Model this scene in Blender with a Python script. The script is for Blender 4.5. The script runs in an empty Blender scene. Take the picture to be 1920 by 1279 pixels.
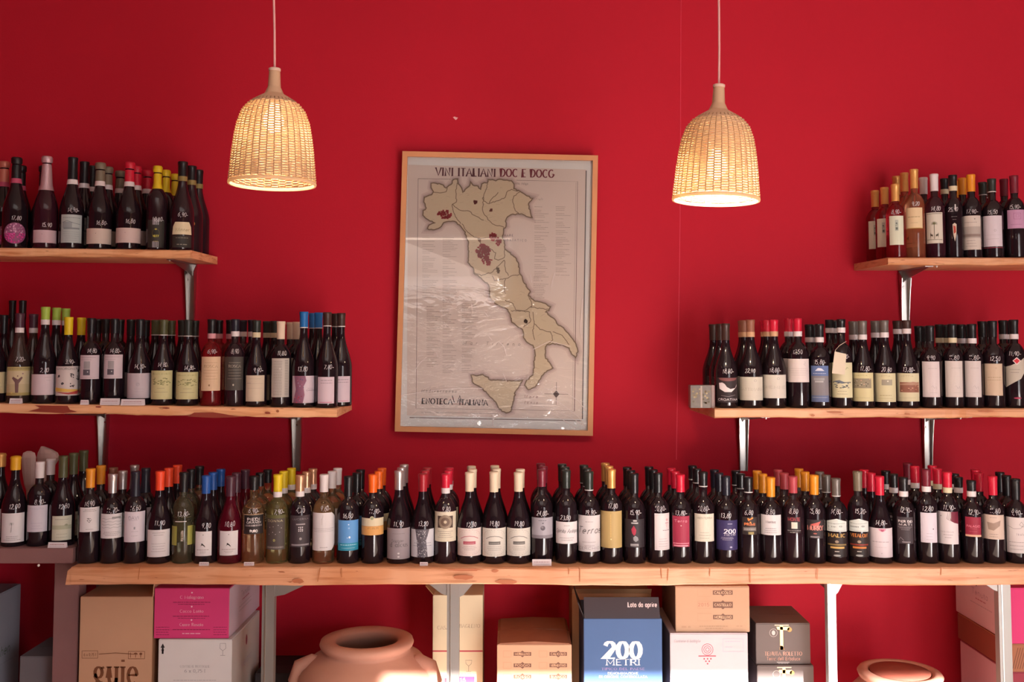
import bpy, bmesh, math, random
from mathutils import Vector, Matrix
from mathutils.geometry import tessellate_polygon
random.seed(7)
PI = math.pi
SC = bpy.context.scene
COL = SC.collection

# ---------------------------------------------------------------- camera
CAMZ, TH, F, PX0, PY0 = 1.60, math.radians(3.2), 1870.0, 960.0, 640.0
PPY = PY0 - F*math.tan(TH)
cd = bpy.data.cameras.new('camera'); cam = bpy.data.objects.new('camera', cd); COL.objects.link(cam)
cam.location = (0, 0, CAMZ); cam.rotation_euler = (PI/2+TH, 0, 0)
cd.sensor_width = 36; cd.lens = F/1920*36; cd.shift_y = (PPY-639.5)/1920; cd.clip_start = .05
SC.camera = cam

# ---------------------------------------------------------------- world, sun, window light, exposure
SC.view_settings.view_transform = 'Standard'; SC.view_settings.look = 'None'
SC.view_settings.gamma = 1; SC.view_settings.use_curve_mapping = False
SC.view_settings.exposure = 0.52
w = bpy.data.worlds.new('sky'); SC.world = w; w.use_nodes = True
bg = w.node_tree.nodes['Background']; bg.inputs[0].default_value = (.86, .92, 1.0, 1); bg.inputs[1].default_value = 6.0

def light(name, kind, loc, rot, energy, color, **k):
    l = bpy.data.lights.new(name, kind); l.energy = energy; l.color = color
    for a, v in k.items(): setattr(l, a, v)
    o = bpy.data.objects.new(name, l); COL.objects.link(o); o.location = loc; o.rotation_euler = rot
    return o
# low sun entering through the shop front behind the camera
sd = Vector((-2.2, 5.55, -1.905)).normalized()
sun = light('sun', 'SUN', (2, -6, 5), (0, 0, 0), 42.0, (1, .92, .88), angle=math.radians(.6))
sun.rotation_euler = sd.to_track_quat('-Z', 'Y').to_euler()
# daylight in the openings of the shop front (door and window), placed in the openings
YF = -2.2
OPEN = [(1.75, 3.7, 0.0, 2.4), (-1.3, 0.0, 1.9, 2.5)]   # glazed door, and a transom window below the added awning
for i, (a, b, c, d) in enumerate(OPEN[:1]):
    light('daylight_opening', 'AREA', ((a+b)/2, YF+.12, (c+d)/2), (PI/2, 0, 0), 56, (1, .93, .93),
          shape='RECTANGLE', size=b-a, size_y=d-c)
# added area light below the ceiling, out of view, for general fill
light('fill_light', 'AREA', (-.2, .2, 3.5), (0, 0, 0), 18, (1, .90, .86), shape='RECTANGLE', size=2.6, size_y=2.0)

# ---------------------------------------------------------------- calibration helper: a pixel of the photo on a plane
def ray(px, py):
    x, y = (px-PX0)/F, (PPY-py)/F
    return Vector((x, math.cos(TH)-y*math.sin(TH), math.sin(TH)+y*math.cos(TH)))
def at(px, py, Y):
    r = ray(px, py); t = Y/r.y
    return Vector((r.x*t, Y, CAMZ+r.z*t))

# ---------------------------------------------------------------- materials
def lin(c):
    if isinstance(c, str): c = [int(c[i:i+2], 16) for i in (0, 2, 4)]
    return tuple((v/255/12.92 if v/255 <= .04045 else ((v/255+.055)/1.055)**2.4) for v in c)
MC = {}
def mat(col, rough=.6, metal=0, spec=.5, trans=0, coat=0, ior=1.45, emit=0, key=None, noise=0, nscale=30, bump=0, bscale=80):
    k = key or (str(col), rough, metal, spec, trans, coat, ior, emit, noise, nscale, bump, bscale)
    if k in MC: return MC[k]
    m = bpy.data.materials.new('mat'); m.use_nodes = True; MC[k] = m
    n = m.node_tree.nodes; L = m.node_tree.links; p = n['Principled BSDF']
    c = (*lin(col), 1)
    p.inputs['Base Color'].default_value = c; p.inputs['Roughness'].default_value = rough
    p.inputs['Metallic'].default_value = metal; p.inputs['Specular IOR Level'].default_value = spec
    p.inputs['Transmission Weight'].default_value = trans; p.inputs['IOR'].default_value = ior
    p.inputs['Coat Weight'].default_value = coat
    if emit: p.inputs['Emission Color'].default_value = c; p.inputs['Emission Strength'].default_value = emit
    if noise or bump:
        tc = n.new('ShaderNodeTexCoord')
    if noise:
        t = n.new('ShaderNodeTexNoise'); t.inputs['Scale'].default_value = nscale; t.inputs['Detail'].default_value = 6
        L.new(tc.outputs['Object'], t.inputs['Vector'])
        h = n.new('ShaderNodeMix'); h.data_type = 'RGBA'
        h.inputs[6].default_value = tuple(v*(1-noise) for v in c[:3])+(1,); h.inputs[7].default_value = tuple(min(1, v*(1+noise)) for v in c[:3])+(1,)
        L.new(t.outputs['Fac'], h.inputs[0]); L.new(h.outputs[2], p.inputs['Base Color'])
    if bump:
        t2 = n.new('ShaderNodeTexNoise'); t2.inputs['Scale'].default_value = bscale; t2.inputs['Detail'].default_value = 4
        L.new(tc.outputs['Object'], t2.inputs['Vector'])
        b = n.new('ShaderNodeBump'); b.inputs['Strength'].default_value = bump; b.inputs['Distance'].default_value = .004
        L.new(t2.outputs['Fac'], b.inputs['Height']); L.new(b.outputs['Normal'], p.inputs['Normal'])
    return m

def wood_mat(base, dark, scale=1.0, rough=.45):
    m = bpy.data.materials.new('wood'); m.use_nodes = True
    n = m.node_tree.nodes; L = m.node_tree.links; p = n['Principled BSDF']; p.inputs['Roughness'].default_value = rough
    tc = n.new('ShaderNodeTexCoord'); mp = n.new('ShaderNodeMapping'); mp.inputs['Scale'].default_value = (2.2*scale, 8*scale, 34*scale)
    t = n.new('ShaderNodeTexNoise'); t.inputs['Scale'].default_value = 1.6; t.inputs['Detail'].default_value = 8; t.inputs['Distortion'].default_value = 1.2
    L.new(tc.outputs['Object'], mp.inputs[0]); L.new(mp.outputs[0], t.inputs['Vector'])
    cr = n.new('ShaderNodeValToRGB'); e = cr.color_ramp
    e.elements[0].position = .30; e.elements[0].color = (*lin(dark), 1); e.elements[1].position = .52; e.elements[1].color = (*lin(base), 1)
    L.new(t.outputs['Fac'], cr.inputs[0])
    # broad honey patches and small dark flecks
    t2 = n.new('ShaderNodeTexNoise'); t2.inputs['Scale'].default_value = 5*scale; t2.inputs['Detail'].default_value = 3
    L.new(tc.outputs['Object'], t2.inputs['Vector'])
    mx = n.new('ShaderNodeMix'); mx.data_type = 'RGBA'; mx.blend_type = 'MULTIPLY'; mx.inputs[7].default_value = (.86, .68, .52, 1)
    r2 = n.new('ShaderNodeMapRange'); r2.inputs[1].default_value = .45; r2.inputs[2].default_value = .7; r2.inputs[4].default_value = .8
    L.new(t2.outputs['Fac'], r2.inputs[0]); L.new(r2.outputs[0], mx.inputs[0]); L.new(cr.outputs[0], mx.inputs[6])
    mp3 = n.new('ShaderNodeMapping'); mp3.inputs['Scale'].default_value = (9, 20, 60)
    t3 = n.new('ShaderNodeTexNoise'); t3.inputs['Scale'].default_value = 2.2; L.new(tc.outputs['Object'], mp3.inputs[0]); L.new(mp3.outputs[0], t3.inputs['Vector'])
    r3 = n.new('ShaderNodeMapRange'); r3.inputs[1].default_value = .70; r3.inputs[2].default_value = .76
    L.new(t3.outputs['Fac'], r3.inputs[0])
    m3 = n.new('ShaderNodeMix'); m3.data_type = 'RGBA'; m3.inputs[7].default_value = (*lin('8a4a26'), 1)
    L.new(r3.outputs[0], m3.inputs[0]); L.new(mx.outputs[2], m3.inputs[6]); L.new(m3.outputs[2], p.inputs['Base Color'])
    b = n.new('ShaderNodeBump'); b.inputs['Strength'].default_value = .25; b.inputs['Distance'].default_value = .003
    L.new(t.outputs['Fac'], b.inputs['Height']); L.new(b.outputs['Normal'], p.inputs['Normal'])
    return m

# ---------------------------------------------------------------- object helpers
def tag(o, label=None, cat=None, group=None, kind=None):
    if label: o['label'] = label
    if cat: o['category'] = cat
    if group: o['group'] = group
    if kind: o['kind'] = kind
    return o
def empty(name, loc=(0, 0, 0), rz=0):
    o = bpy.data.objects.new(name, None); COL.objects.link(o); o.location = loc; o.rotation_euler = (0, 0, rz); o.empty_display_size = .05
    return o
def mesh_obj(name, me, parent=None):
    o = bpy.data.objects.new(name, me); COL.objects.link(o)
    if parent: o.parent = parent
    return o
def pymesh(name, vs, fs, mats, midx=None, smooth=False):
    me = bpy.data.meshes.new(name); me.from_pydata(vs, [], fs)
    for m in (mats if isinstance(mats, (list, tuple)) else [mats]): me.materials.append(m)
    if midx: me.polygons.foreach_set('material_index', midx)
    if smooth: me.polygons.foreach_set('use_smooth', [True]*len(me.polygons))
    me.update()
    return me
def lathe(prof, seg=28, cap0=True, cap1=True):
    vs, fs = [], []
    for (r, z) in prof:
        for i in range(seg):
            a = 2*PI*i/seg; vs.append((r*math.cos(a), r*math.sin(a), z))
    for k in range(len(prof)-1):
        for i in range(seg):
            j = (i+1) % seg
            fs.append((k*seg+i, k*seg+j, (k+1)*seg+j, (k+1)*seg+i))
    if cap0: fs.append(tuple(range(seg-1, -1, -1)))
    if cap1: fs.append(tuple((len(prof)-1)*seg+i for i in range(seg)))
    return vs, fs
def lathe_obj(name, prof, m, parent=None, seg=28, loc=(0, 0, 0), cap0=True, cap1=True, smooth=True):
    vs, fs = lathe(prof, seg, cap0, cap1)
    me = pymesh(name, vs, fs, m, None, smooth)
    o = mesh_obj(name, me, parent); o.location = loc
    return o
def bm_obj(name, bm, m, parent=None, smooth=False):
    me = bpy.data.meshes.new(name); bm.normal_update(); bm.to_mesh(me); bm.free()
    for q in (m if isinstance(m, (list, tuple)) else [m]): me.materials.append(q)
    if smooth: me.polygons.foreach_set('use_smooth', [True]*len(me.polygons))
    return mesh_obj(name, me, parent)
def bm_box(bm, x0, x1, y0, y1, z0, z1, bevel=0):
    r = bmesh.ops.create_cube(bm, size=1)
    for v in r['verts']:
        v.co = Vector(((x0+x1)/2+v.co.x*(x1-x0), (y0+y1)/2+v.co.y*(y1-y0), (z0+z1)/2+v.co.z*(z1-z0)))
    if bevel:
        es = list({e for v in r['verts'] for e in v.link_edges})
        bmesh.ops.bevel(bm, geom=es, offset=bevel, segments=2, affect='EDGES')
def box_obj(name, x0, x1, y0, y1, z0, z1, m, parent=None, bevel=0):
    bm = bmesh.new(); bm_box(bm, x0, x1, y0, y1, z0, z1, bevel); return bm_obj(name, bm, m, parent)
def prism(bm, pts, d0, d1, axis='y'):
    """extrude 2D polygon pts between d0 and d1 along an axis (pts are the two other coordinates)."""
    def P(p, d): return {'y': (p[0], d, p[1]), 'x': (d, p[0], p[1]), 'z': (p[0], p[1], d)}[axis]
    a = [bm.verts.new(P(p, d0)) for p in pts]; b = [bm.verts.new(P(p, d1)) for p in pts]
    bm.faces.new(a); bm.faces.new(b[::-1]); n = len(pts)
    for i in range(n): bm.faces.new((a[i], b[i], b[(i+1) % n], a[(i+1) % n]))
    bmesh.ops.recalc_face_normals(bm, faces=bm.faces[:])
def tube(path, r, seg=8):
    vs, fs = [], []; n = len(path); path = [Vector(p) for p in path]
    for i, p in enumerate(path):
        t = (path[min(i+1, n-1)]-path[max(i-1, 0)]).normalized()
        u = t.cross(Vector((0, 1, 0)) if abs(t.y) < .9 else Vector((1, 0, 0))).normalized(); v = t.cross(u)
        for k in range(seg):
            a = 2*PI*k/seg; vs.append(tuple(p+u*(r*math.cos(a))+v*(r*math.sin(a))))
    for i in range(n-1):
        for k in range(seg):
            j = (k+1) % seg; fs.append((i*seg+k, i*seg+j, (i+1)*seg+j, (i+1)*seg+k))
    fs.append(tuple(range(seg-1, -1, -1))); fs.append(tuple((n-1)*seg+k for k in range(seg)))
    return vs, fs

# ---------------------------------------------------------------- stroke lettering
G = {
'A': (.72, '0,0 36,100 72,0|14,36 58,36'), 'B': (.62, '8,0 8,100 30,100 @30,76,26,24,90,-90 8,52|30,52 @32,26,28,26,90,-90 8,0'),
'C': (.7, '@40,50,36,50,50,310'), 'D': (.7, '8,0 8,100 28,100 @28,50,38,50,90,-90 8,0'), 'E': (.58, '56,100 8,100 8,0 58,0|8,52 46,52'),
'F': (.55, '56,100 8,100 8,0|8,52 44,52'), 'G': (.74, '@40,50,36,50,50,350 74,44 50,44'), 'H': (.72, '8,0 8,100|64,0 64,100|8,52 64,52'),
'I': (.24, '12,0 12,100'), 'J': (.42, '34,100 34,24 @18,24,16,24,0,-170'), 'K': (.66, '8,0 8,100|60,100 8,42|26,60 64,0'),
'L': (.54, '8,100 8,0 54,0'), 'M': (.86, '8,0 8,100 43,20 78,100 78,0'), 'N': (.74, '8,0 8,100 64,0 64,100'),
'O': (.78, '@39,50,36,50,90,450'), 'P': (.58, '8,0 8,100 30,100 @30,74,26,26,90,-90 8,48'), 'Q': (.78, '@39,50,36,50,90,450|50,20 78,-10'),
'R': (.64, '8,0 8,100 30,100 @30,74,26,26,90,-90 8,48|32,48 62,0'), 'S': (.56, '@28,75,22,25,30,270 @28,25,24,25,90,-150'),
'T': (.62, '31,0 31,100|0,100 62,100'), 'U': (.7, '8,100 8,30 @35,30,27,30,180,360 62,100'), 'V': (.7, '0,100 35,0 70,100'),
'W': (.98, '0,100 24,0 48,90 72,0 98,100'), 'X': (.66, '2,0 64,100|2,100 64,0'), 'Y': (.64, '0,100 32,50 64,100|32,50 32,0'),
'Z': (.6, '4,100 58,100 2,0 60,0'),
'a': (.5, '@24,32,20,32,60,420|44,66 44,0'), 'b': (.52, '8,104 8,0|@28,32,20,32,180,540'), 'c': (.46, '@26,32,22,32,50,310'),
'd': (.52, '44,104 44,0|@24,32,20,32,0,360'), 'e': (.5, '4,34 46,34 @25,32,21,32,5,310'), 'f': (.34, '34,98 @26,84,12,18,60,180 14,0|2,62 32,62'),
'g': (.54, '@24,44,17,20,0,360|36,58 50,64|@20,30,12,10,120,220 16,18 @26,2,0,0,0,1 44,8|@26,-14,22,17,40,400'), 'h': (.52, '8,104 8,0|8,40 @26,40,18,25,180,0 44,0'),
'i': (.2, '10,64 10,0|10,84 10,92'), 'l': (.2, '10,104 10,0'), 'm': (.78, '8,64 8,0|8,42 @23,42,15,23,180,0 38,0|38,42 @54,42,16,23,180,0 70,0'),
'n': (.52, '8,64 8,0|8,40 @26,40,18,25,180,0 44,0'), 'o': (.5, '@25,32,21,32,90,450'), 'p': (.52, '8,64 8,-34|@28,32,20,32,180,540'),
'q': (.52, '44,64 44,-34|@24,32,20,32,0,360'), 'r': (.36, '8,64 8,0|8,40 @24,42,16,22,180,60'), 's': (.4, '@20,48,14,16,30,270 @20,16,16,16,90,-150'),
't': (.32, '14,90 14,12 @24,12,10,12,180,300|2,62 30,62'), 'u': (.52, '8,64 8,24 @26,24,18,24,180,360|44,64 44,0'), 'v': (.46, '2,64 23,0 44,64'),
'z': (.42, '4,64 40,64 4,0 42,0'), 'x': (.44, '4,64 40,0|40,64 4,0'), 'y': (.46, '2,64 24,4|46,64 14,-34'), 'j': (.22, '14,64 14,-20 4,-30'), 'k': (.46, '8,104 8,0|40,64 8,26|20,36 44,0'),
'w': (.66, '2,64 18,0 33,56 48,0 64,64'),
'0': (.6, '@29,50,25,50,90,450'), '1': (.42, '6,76 24,100 24,0'), '2': (.58, '@28,72,23,28,170,-20 4,0 56,0'),
'3': (.56, '@26,75,22,25,150,-90 @26,25,25,25,90,-150'), '4': (.6, '42,0 42,100 2,32 58,32'), '5': (.56, '50,100 12,100 8,58 @27,32,25,32,120,-150'),
'6': (.58, '46,98 @44,40,38,50,110,180 @29,29,24,29,180,540'), '7': (.54, '2,100 52,100 18,0'), '8': (.58, '@29,76,20,24,90,450|@29,27,25,27,90,450'),
'9': (.56, '@28,70,22,28,0,360 50,70 36,0'), ',': (.22, '12,10 6,-16'), '.': (.22, '8,2 14,6'), '-': (.4, '4,46 36,46'), "'": (.2, '10,100 8,78'), '&': (.6, '58,0 16,74 @28,84,12,14,200,-40 @24,26,20,26,110,340 56,44'),
'(': (.3, '@30,50,20,56,140,220'), '/': (.4, '2,0 38,100'), ' ': (.36, ''),
}
GP = {}
def glyph(ch):
    if ch in GP: return GP[ch]
    wd, s = G.get(ch, G.get(ch.upper(), G[' '])); out = []
    for st in s.split('|'):
        pts = []
        for tk in st.split():
            if tk[0] == '@':
                cx, cy, rx, ry, a0, a1 = map(float, tk[1:].split(',')); n = max(3, int(abs(a1-a0)/26))
                for i in range(n+1):
                    a = math.radians(a0+(a1-a0)*i/n); pts.append(((cx+rx*math.cos(a))/100, (cy+ry*math.sin(a))/100))
            else:
                x, y = tk.split(','); pts.append((float(x)/100, float(y)/100))
        if len(pts) > 1: out.append(pts)
    GP[ch] = (wd, out); return GP[ch]

class Flat:
    """flat print collected in 2D, later laid on a surface by a mapping function"""
    def __init__(s, slab=None): s.f = []; s.slab = slab; s.mats = []
    def mi(s, col, rough=.6, metal=0):
        m = mat(col, rough, metal) if not isinstance(col, bpy.types.Material) else col
        if m not in s.mats: s.mats.append(m)
        return s.mats.index(m)
    def conv(s, pts, mi, lay):
        if not s.slab: s.f.append((pts, mi, lay)); return
        x0 = min(p[0] for p in pts); x1 = max(p[0] for p in pts)
        if x1-x0 <= s.slab: s.f.append((pts, mi, lay)); return
        n = math.ceil((x1-x0)/s.slab); d = (x1-x0)/n
        for i in range(n):
            q = clipx(clipx(pts, x0+i*d, 1), x0+(i+1)*d, -1)
            if len(q) > 2: s.f.append((q, mi, lay))
    def poly(s, pts, col, lay=1, **k):
        mi = s.mi(col, **k)
        a = sum(pts[i-1][0]*pts[i][1]-pts[i][0]*pts[i-1][1] for i in range(len(pts)))
        if a < 0: pts = pts[::-1]
        if len(pts) <= 4: s.conv(list(pts), mi, lay); return
        for t in tessellate_polygon([[Vector((p[0]*1e4, p[1]*1e4, 0)) for p in pts]]):
            q = [pts[i] for i in t]
            if (q[1][0]-q[0][0])*(q[2][1]-q[0][1])-(q[2][0]-q[0][0])*(q[1][1]-q[0][1]) < 0: q = q[::-1]
            s.conv(q, mi, lay)
    def rect(s, x0, y0, x1, y1, col, lay=1, **k): s.poly([(x0, y0), (x1, y0), (x1, y1), (x0, y1)], col, lay, **k)
    def ell(s, cx, cy, rx, ry, col, lay=1, n=14, a0=0, a1=360, **k):
        m = n if a1-a0 >= 360 else n+1
        s.poly([(cx+rx*math.cos(math.radians(a0+(a1-a0)*i/n)), cy+ry*math.sin(math.radians(a0+(a1-a0)*i/n))) for i in range(m)], col, lay, **k)
    def line(s, pts, wd, col, lay=1, contrast=0, **k):
        mi = s.mi(col, **k); n = len(pts); nr = []; closed = n > 3 and math.dist(pts[0], pts[-1]) < 1e-6
        L, R = [], []
        for i in range(n):
            a = pts[i-1] if i else (pts[n-2] if closed else pts[0]); b = pts[i+1] if i < n-1 else (pts[1] if closed else pts[-1])
            d = Vector((b[0]-a[0], b[1]-a[1]))
            if d.length < 1e-9: d = Vector((1, 0))
            d.normalize()
            h = wd/2
            if contrast: h = wd/2*((1-contrast)+contrast*abs(d.y))
            if 0 < i < n-1:
                e = Vector((pts[i+1][0]-pts[i][0], pts[i+1][1]-pts[i][1])); e.normalize(); h /= max(.5, abs(e.dot(d)))
            L.append((pts[i][0]-d.y*h, pts[i][1]+d.x*h)); R.append((pts[i][0]+d.y*h, pts[i][1]-d.x*h))
        for i in range(n-1): s.conv([L[i], R[i], R[i+1], L[i+1]], mi, lay)
    def frame(s, x0, y0, x1, y1, wd, col, lay=1):
        s.line([(x0, y0), (x1, y0)], wd, col, lay); s.line([(x1, y0), (x1, y1)], wd, col, lay)
        s.line([(x1, y1), (x0, y1)], wd, col, lay); s.line([(x0, y1), (x0, y0)], wd, col, lay)
    def text(s, t, cx, y, h, col, lay=2, width=None, wt=.12, slant=0, serif=False, jit=0, rot=0, track=.12, align='c', **k):
        tot = sum(glyph(c)[0]+track for c in t)-track
        sx = h if width is None else width/tot
        x = -tot*sx/2 if align == 'c' else 0
        cr, sr = math.cos(rot), math.sin(rot); rnd = random.Random(hash_s(t)+int(abs(cx)*1e5))
        for c in t:
            wd, st = glyph(c); jx, jy, js = (rnd.uniform(-jit, jit)*h, rnd.uniform(-jit, jit)*h, 1+rnd.uniform(-jit, jit))
            for ps in st:
                def T(p):
                    X = x+p[0]*sx+p[1]*h*slant+jx; Y = p[1]*h*js+jy
                    return (cx+X*cr-Y*sr, y+X*sr+Y*cr)
                s.line([T(p) for p in ps], wt*h, col, lay, contrast=.62 if serif else 0, **k)
                if serif:
                    for e, f_ in ((0, 1), (-1, -2)):
                        p, q = ps[e], ps[f_]
                        if abs(p[1]-q[1]) > abs(p[0]-q[0])*1.2 and (p[1] < .02 or p[1] > .98 or abs(p[1]-.64) < .03):
                            dx = .13
                            s.line([T((p[0]-dx, p[1])), T((p[0]+dx, p[1]))], wt*h*.42, col, lay)
            x += (wd+track)*sx
    def greek(s, x0, x1, y, h, col, lay=2, seed=0, align='c'):
        """a line of print too small to read: short word-long bars"""
        r = random.Random(seed+int(y*1e5)); x = x0
        while x < x1-h:
            L = min(r.uniform(2, 6)*h, x1-x); s.rect(x, y, x+L, y+h, col, lay); x += L+h*.9
    def build(s, name, fn, parent=None, smooth=False):
        vs, fs, mi = [], [], []
        for pts, m, lay in s.f:
            b = len(vs)
            for p in pts: vs.append(tuple(fn(p[0], p[1], lay)))
            fs.append(tuple(range(b, b+len(pts)))); mi.append(m)
        me = pymesh(name, vs, fs, s.mats, mi, smooth)
        return mesh_obj(name, me, parent)
def hash_s(t): return sum((i+1)*ord(c) for i, c in enumerate(t))
def clipx(pts, x, sgn):
    out = []
    for i in range(len(pts)):
        a, b = pts[i-1], pts[i]; ia = (a[0]-x)*sgn >= 0; ib = (b[0]-x)*sgn >= 0
        if ia != ib:
            t = (x-a[0])/(b[0]-a[0]); out.append((x, a[1]+(b[1]-a[1])*t))
        if ib: out.append(b)
    return out

# ================================================================ the room
YW = 3.80
RED = mat('b8182e', .72, spec=.25, noise=.05, nscale=2.2, bump=.12, bscale=140, key='redwall')
PALE = mat('d8c8c2', .8); CEIL = mat('d2c8c0', .85); WBR = mat('6e4c3c', .7)
def struct(o): o['kind'] = 'structure'; return o
struct(box_obj('wall_back', -4.1, 4.1, YW, YW+.12, 0, 3.7, RED))
struct(box_obj('floor', -4.1, 4.1, YF-.1, YW, -.1, 0, mat('b9a595', .45, noise=.12, nscale=4, bump=.05)))
struct(box_obj('ceiling', -4.1, 4.1, YF-.1, YW, 3.6, 3.7, CEIL))
struct(box_obj('wall_left', -4.1, -4.0, YF, YW, 0, 3.6, RED))
struct(box_obj('wall_right', 4.0, 4.1, YF, YW, 0, 3.6, WBR))
bm = bmesh.new()
for q in ((-4.0, -1.3, 0, 3.6), (-1.3, 0, 0, 1.9), (-1.3, 0, 2.5, 3.6), (0, 1.75, 0, 3.6), (1.75, 3.7, 2.46, 3.6), (3.7, 4.0, 0, 3.6)):
    bm_box(bm, q[0], q[1], YF-.2, YF, q[2], q[3])
struct(bm_obj('wall_front', bm, WBR))
# plaster seam on the red wall (fine raised line)
sp = [at(1277, -10, YW), at(1276, 200, YW), at(1275, 420, YW), at(1272, 640, YW), at(1268, 862, YW)]
vs, fs = tube([(p.x, YW-.0002, p.z) for p in sp], .0011, 6)
struct(mesh_obj('trim_1', pymesh('trim_1', vs, fs, mat('d8405a', .5))))
# small chip in the paint
f = Flat(); c = at(854, 222, YW)
f.poly([(-.010, .004), (-.003, .007), (.003, .004), (.010, .003), (.006, -.003), (.001, -.007), (-.004, -.002)], 'e8b0b0')
chip = f.build('paint_chip', lambda u, v, l: (c.x+u, YW-.0012, c.z+v))
tag(chip, 'small pale chip in the red wall paint above the framed map', 'paint chip')

# ================================================================ shelves
WOOD = wood_mat('d29a76', 'b4764e'); WOOD2 = wood_mat('d8a27a', 'bc7e54', .9)
WOOD3 = wood_mat('efb98c', 'cf8a5c'); STEEL = mat('c9c6c2', .28, metal=1, bump=.05, bscale=30); STEEL2 = mat('a9a5a4', .38, metal=1)
SHELF = {}
def board(key, name, outline, zt, th, label, wood, wav=.002, seedv=1, tilt=0, xc=0):
    """outline: list of (x, y) seen from above, front side first (left to right) then back; edges a little irregular"""
    rnd = random.Random(seedv); fl, fr, br, bl = outline
    n = 60; front = []
    for i in range(n+1):
        t = i/n; x = fl[0]+(fr[0]-fl[0])*t; y = fl[1]+(fr[1]-fl[1])*t
        front.append((x, y+wav*math.sin(t*17+seedv)+wav*rnd.uniform(-.5, .5), wav*.9*math.sin(t*23+seedv*2)+wav*rnd.uniform(-.4, .4)))
    bm = bmesh.new(); z = lambda x: zt+tilt*(x-xc)
    ch = .004
    rings = [[], [], [], [], [], []]
    for (x, y, w_) in front:
        t = (x-fl[0])/(fr[0]-fl[0]); xb = bl[0]+(br[0]-bl[0])*t; yb = bl[1]
        for k, (X, Y, Z) in enumerate(((xb, yb, z(x)), (x, y+ch, z(x)), (x, y, z(x)-ch), (x, y-w_*.5, z(x)-th+ch+w_), (x, y+ch, z(x)-th+w_), (xb, yb, z(x)-th))):
            rings[k].append(bm.verts.new((X, Y, Z)))
    for k in range(6):
        a, b = rings[k], rings[(k+1) % 6]
        for i in range(n): bm.faces.new((a[i], b[i], b[i+1], a[i+1]))
    bm.faces.new([rings[k][0] for k in range(6)][::-1]); bm.faces.new([rings[k][n] for k in range(6)])
    bmesh.ops.recalc_face_normals(bm, faces=bm.faces[:])
    root = empty(name, ((fl[0]+fr[0])/2, fl[1], zt-th))
    o = bm_obj('board', bm, wood, root); o.matrix_parent_inverse = Matrix.Translation(-root.location)
    tag(root, label, 'shelf')
    SHELF[key] = (root, z, th)
    return root
def patches(root, items, Y, col, name='knot'):
    for pts in items:
        f = Flat(); q = [at(px, py, Y) for px, py in pts]
        f.poly([(p.x, p.z) for p in q], col)
        o = f.build(name, lambda u, v, l: (u, Y-.0045, v), root); o.matrix_parent_inverse = Matrix.Translation(-root.location)
def blob(cx, cy, rx, ry, seed=0, n=14):
    r = random.Random(seed); return [(cx+rx*math.cos(2*PI*i/n)*r.uniform(.75, 1.1), cy+ry*math.sin(2*PI*i/n)*r.uniform(.7, 1.1)) for i in range(n)]
YBF, YMF, YUF = 3.21, 3.40, 3.51          # front edges of the bottom, middle and upper boards
YBR, YMR, YUR = 3.29, 3.462, 3.56          # centre lines of the front bottle rows
def X(px, Y): return (px-960)/F*Y/math.cos(0)
def xz(px, py, Y): p = at(px, py, Y); return p.x, p.z
# bottom long board
zb = at(960, 1064, YBF).z; thb = zb-at(960, 1097, YBF).z
bl_ = at(133, 1061, YBF).x
rb = board('B', 'wall_shelf', ((bl_, YBF), (2.15, YBF), (2.15, YW-.002), (bl_+.03, YW-.002)), zb, thb,
      'long thick rough-edged plank shelf carrying the lowest row of bottles', WOOD, .0025, 3)
lip = bmesh.new(); lx0 = at(122, 1097, YBF).x
prism(lip, [(lx0, zb-thb), (bl_+.001, zb-thb), (bl_+.001, zb-.001), (lx0+.006, zb-.012)], YBF+.002, YBF+.14)
o = bm_obj('board_end', lip, WOOD, rb); o.matrix_parent_inverse = Matrix.Translation(-rb.location)
patches(rb, [blob(560, 1089, 12, 5, 1), blob(872, 1068, 34, 3, 2), blob(870, 1082, 20, 5, 3), blob(948, 1090, 22, 5, 5), blob(928, 1070, 7, 3, 6)], YBF, mat('b06a48', .5))
patches(rb, [[(x, 1064), (x+1.6, 1064), (x+.8+dx, 1094-dy), (x-.6+dx, 1094-dy)] for x, dx, dy in ((262, -2, 8), (600, -4, 4), (640, 1, 12), (1066, 0, 18), (1086, 1, 4), (1238, 2, 10), (1252, -1, 6), (1330, 0, 14), (1405, 1, 2), (1532, -1, 8), (1763, 0, 16))], YBF, mat('a5663c', .6), 'crack')
# middle left, middle right
za = at(0, 757, YMF).z; zc = at(632, 766.5, YMF).z; xa, xc_ = at(0, 757, YMF).x, at(632, 766, YMF).x
xb_ = at(660, 758, YW).x
rm = board('ML', 'wall_shelf', ((-2.1, YMF), (xc_, YMF), (xb_, YW-.002), (-2.1, YW-.002)), za, .0310,
      'middle plank shelf left of the framed map with bark patches', WOOD3, .0018, 5, (zc-za)/(xc_-xa), xa)
patches(rm, [[(66, 760), (128, 761), (132, 768), (146, 772), (120, 775), (54, 771), (78, 765)], [(352, 781), (365, 773.5), (400, 773), (420, 776), (450, 782), (400, 783.5)], blob(186, 763, 6, 1.5, 3), blob(502, 774, 6, 2, 5), blob(312, 765, 8, 1.6, 7)], YMF, mat('8e3b2c', .6), 'bark_patch')
patches(rm, [blob(521, 771, 3.5, 2.6, 4)], YMF, mat('9b5a35', .5))
z0 = at(1335, 766.5, YMF).z
rr = board('MR', 'wall_shelf', ((at(1340, 767, YMF).x, YMF), (2.15, YMF), (2.15, YW-.002), (at(1293, 765, YW).x, YW-.002)), z0, z0-at(1500, 783.5, YMF).z,
      'middle plank shelf right of the framed map', WOOD2, .0018, 9)
patches(rr, [blob(1565, 773, 16, 2, 2), blob(1848, 771, 16, 2, 3), blob(1523, 779, 5, 2, 4), blob(1700, 776, 6, 2, 5)], YMF, mat('a5603a', .5))
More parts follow.
